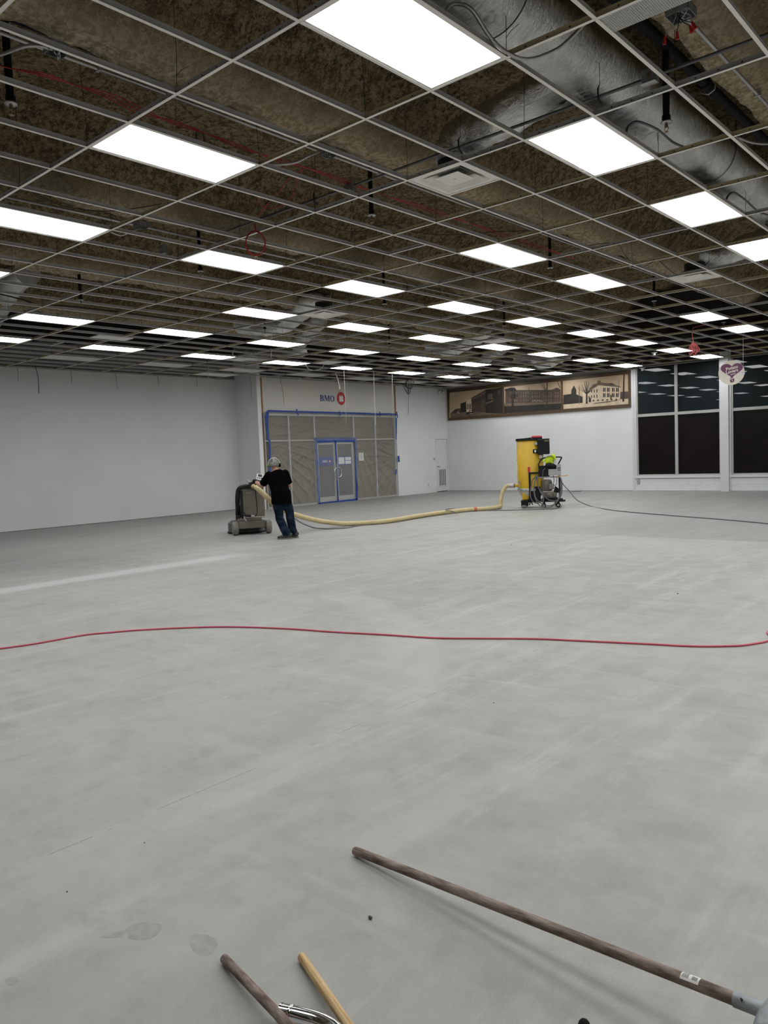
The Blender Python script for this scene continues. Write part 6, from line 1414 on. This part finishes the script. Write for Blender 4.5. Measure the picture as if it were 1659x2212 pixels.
pC += [FL(u, v, 0.011) for u, v in ((1275, 1093), (1310, 1100), (1350, 1105), (1450, 1113.5), (1560, 1122), (1659, 1131), (1760, 1142))]
cable('power_cable', pC, 0.011, 'cable_grey', 'dark cable running from the dust extractor to the right edge', 'cable', 7, 8)
cable('hose_strap', [FL(958, 1103, 0.06), FL(968, 1103, 0.115), FL(978, 1105, 0.115), FL(986, 1109, 0.02)], 0.011, 'cable_grey', 'short dark cable crossing over the tan hose', 'cable')
p = FL(1247, 1061.5); tag(MB().lathe([(0.02, 0.0), (0.16, 0.002), (0.17, 0.03), (0.15, 0.035), (0.02, 0.012)], (0, 0, 0), 24).build('floor_pan', 'box_steel', None, (p.x, min(p.y, YR-0.3), 0)), 'low dark grey pan on the floor right of the dust extractor', 'pan')

# ================================================================== FOREGROUND TOOLS
def stick_obj(parent, a, b, r, m, name, taper=1.0, n=16, bow=0.0):
    a, b = Vector(a), Vector(b); d = (b-a); L_ = d.length; mb = MB(); rg = []
    for k in range(25):
        t = k/24; rr = r*(1+(taper-1)*t)
        if k == 0: rr *= 0.72
        z_ = L_*t if k else 0.0
        rg.append((rr, z_))
    rg.insert(1, (r, 0.006)); mb.lathe(rg, (0, 0, 0), n)
    q = Vector((0, 0, 1)).rotation_difference(d.normalized()); o = mb.build(name, m, parent); o.rotation_mode = 'QUATERNION'; o.rotation_quaternion = q; o.location = a; return o, L_, q
A_ = FL(765, 1837, 0.018); B_ = FL(1592, 2160, 0.165)
br = thing('push_broom', 'long worn brown wooden handle with a grey socket, lying across the foreground', 'broom', A_)
o, L_, q = stick_obj(br, (0, 0, 0), B_-A_, 0.0158, 'stick_old', 'handle')
dv = (B_-A_).normalized(); dh = Vector((dv.x, dv.y, 0)).normalized(); sdv = Vector((-dh.y, dh.x, 0))
e = B_-A_
MB().cyl(e-dv*0.005, e+dv*0.075, 0.0185, 18).build('socket', 'tool_grey', br)
MB().cyl(e+dv*0.015+Vector((0, -0.012, 0.013)), e+dv*0.015+Vector((0, -0.016, 0.018)), 0.003, 8).build('rivet', 'ink', br)
k0 = e+dv*0.085
MB().tube(smooth_path([k0-sdv*0.09+Vector((0, 0, -0.06)), k0-sdv*0.045+Vector((0, 0, -0.005)), k0+Vector((0, 0, 0.004)), k0+sdv*0.045+Vector((0, 0, -0.005)), k0+sdv*0.09+Vector((0, 0, -0.06))], 6), [0.026]*25, 12).build('bracket', 'tool_grey', br)
MB().bbox((-0.03, -0.28, -0.035), (0.03, 0.28, 0.02), 0.012).xf(Matrix.Translation(Vector((k0.x+dh.x*0.05, k0.y+dh.y*0.05, -A_.z+0.10))) @ Matrix.Rotation(math.atan2(dh.y, dh.x), 4, 'Z')).build('broom_head', 'tool_grey', br)
bb = MB()
for kx in range(5):
    for ky in range(30):
        p = Vector((k0.x, k0.y, 0))+dh*(0.03+0.01*kx)+sdv*(-0.27+0.0186*ky); bb.cyl((p.x, p.y, 0.07-A_.z), (p.x+random.uniform(-.006, .006), p.y+random.uniform(-.006, .006), 0.002-A_.z), 0.005, 5, 0.006, mi=0)
o = bb.build('bristles', 'ink', br); o['kind'] = 'stuff'
# paper label wrapped on the handle
def wrap(t0, t1, a0, a1, r, m, name):
    u_ = dv.orthogonal().normalized(); w_ = dv.cross(u_); up_ = Vector((0, 0, 1))-dv*dv.z; up_.normalize(); sx = dv.cross(up_)
    vs = []; n = 8
    for k in range(n+1):
        a = math.radians(a0+(a1-a0)*k/n)
        for t in (t0, t1): vs.append((B_-A_)*t+(up_*math.cos(a)+sx*math.sin(a))*r)
    MB().add(vs, [(2*k, 2*k+1, 2*k+3, 2*k+2) for k in range(n)], 0, True).build(name, m, br)
def tt(u, v):
    best = min(range(2001), key=lambda k: (Vector(pix(A_+(B_-A_)*(k/2000)))-Vector((u, v))).length); return best/2000
ta, tb = tt(1474, 2114), tt(1514, 2130)
wrap(ta, tb, -70, 60, 0.01615, 'label_white', 'paper_label')
for k in range(9):
    t = ta+(tb-ta)*(0.08+0.04*k); wrap(t, t+(tb-ta)*(0.012+0.012*(k % 2)), -25, 38, 0.0163, 'ink', 'barcode_bar')
t = ta+(tb-ta)*0.60; wrap(t, t+(tb-ta)*0.3, -5, 35, 0.0163, 'print_grey', 'oval_mark')
p1, p2 = FL(483, 2069, 0.0135), FL(620, 2212, 0.075)
b_ = p1+(p2-p1)*3.0
s2 = thing('worn_stick', 'dirty brown wooden stick end left of the chrome tube', 'stick', p1); stick_obj(s2, (0, 0, 0), b_-p1, 0.0132, 'stick_old', 'shaft')
tag(s2, 'dirty brown wooden stick end left of the chrome tube', 'stick')
p1, p2 = FL(650, 2065, 0.0135), FL(750, 2212, 0.04); b_ = p1+(p2-p1)*3.2
s3 = thing('new_handle', 'clean pale wooden tool handle in the foreground', 'tool handle', p1); stick_obj(s3, (0, 0, 0), b_-p1, 0.0128, 'stick_new', 'shaft', 1.12)
c0, c1, c2, c3, c4 = FL(606, 2188, 0.03), FL(655, 2199, 0.03), FL(697, 2212, 0.03), FL(730, 2236, 0.03), FL(757, 2290, 0.03)
c5 = FL(838, 2420, 0.03)
ch = thing('chrome_wand', 'polished chrome vacuum wand end between two wooden handles', 'vacuum wand', (c0.x, c0.y, 0))
PP = [p-Vector((c0.x, c0.y, 0)) for p in smooth_path([c0, c1, c2, c3, c4, c5], 6)]
MB().tube(PP, 0.0245, 24, caps=False).tube([p for p in reversed(PP)], 0.0232, 24, caps=False).build('tube', 'chrome', ch)
dd_ = (PP[1]-PP[0]).normalized()
MB().tube([PP[0]+dd_*0.026, PP[0]+dd_*0.029, PP[0]+dd_*0.032, PP[0]+dd_*0.035], [0.0246, 0.026, 0.026, 0.0246], 24, caps=False).tube([PP[0]-dd_*0.001, PP[0]+dd_*0.003], 0.0254, 24, caps=False).build('swaged_ring', 'chrome', ch)
pk = FL(1262, 2217, 0.02)
kn = thing('black_rod', 'rounded black rod end just showing at the bottom edge', 'rod', (pk.x, pk.y, 0.0))
MB().ball((0, 0, 0.02), (0.016, 0.016, 0.0195), 16).build('knob', 'rubber_black', kn)
MB().cyl((0, 0, 0.02), (0.05, -0.22, 0.02), 0.013, 14).build('rod', 'rubber_black', kn)
for (u, v, r_, lab) in ((800, 1985, 0.0085, 'small dark pebble beside the long broom handle'), (145, 1927, 0.0035, 'tiny dark crumb on the floor at the left'), (312, 1821, 0.003, 'tiny dark crumb on the floor further from the tools'), (1464, 1283, 0.008, 'tiny dark crumb beyond the red cord at right'), (1105, 1178, 0.008, 'tiny dark crumb in front of the dust extractor'), (1066, 1519, 0.004, 'tiny dark crumb on the middle of the floor')):
    p = FL(u, v); mb = MB().ball((0, 0, r_*0.6), (r_, r_*0.75, r_*0.62), 8); mb.v = [(a+random.uniform(-.15, .15)*r_, b_+random.uniform(-.15, .15)*r_, max(0, c_+random.uniform(-.1, .1)*r_)) for a, b_, c_ in mb.v]
    tag(mb.build('pebble', 'pebble', None, (p.x, p.y, 0)), lab, 'pebble')
# damp shoe marks in the dust
fl_o = bpy.data.objects['floor']
for out in ([(270, 2008), (290, 1996), (320, 1992), (345, 1996), (350, 2006), (335, 2022), (310, 2030), (280, 2028), (275, 2018)], [(210, 2024), (245, 2015), (270, 2010), (268, 2022), (235, 2026)], [(405, 2022), (430, 2018), (455, 2022), (470, 2036), (462, 2056), (440, 2068), (422, 2060), (410, 2042)], [(12, 2114), (30, 2110), (42, 2118), (30, 2128), (14, 2128)]):
    P = [FL(u, v, 0.0003) for u, v in smooth2(out+[out[0]])[:-1]]
    MB().add(P, [list(range(len(P)))]).build('shoe_mark', 'dust_print', fl_o)
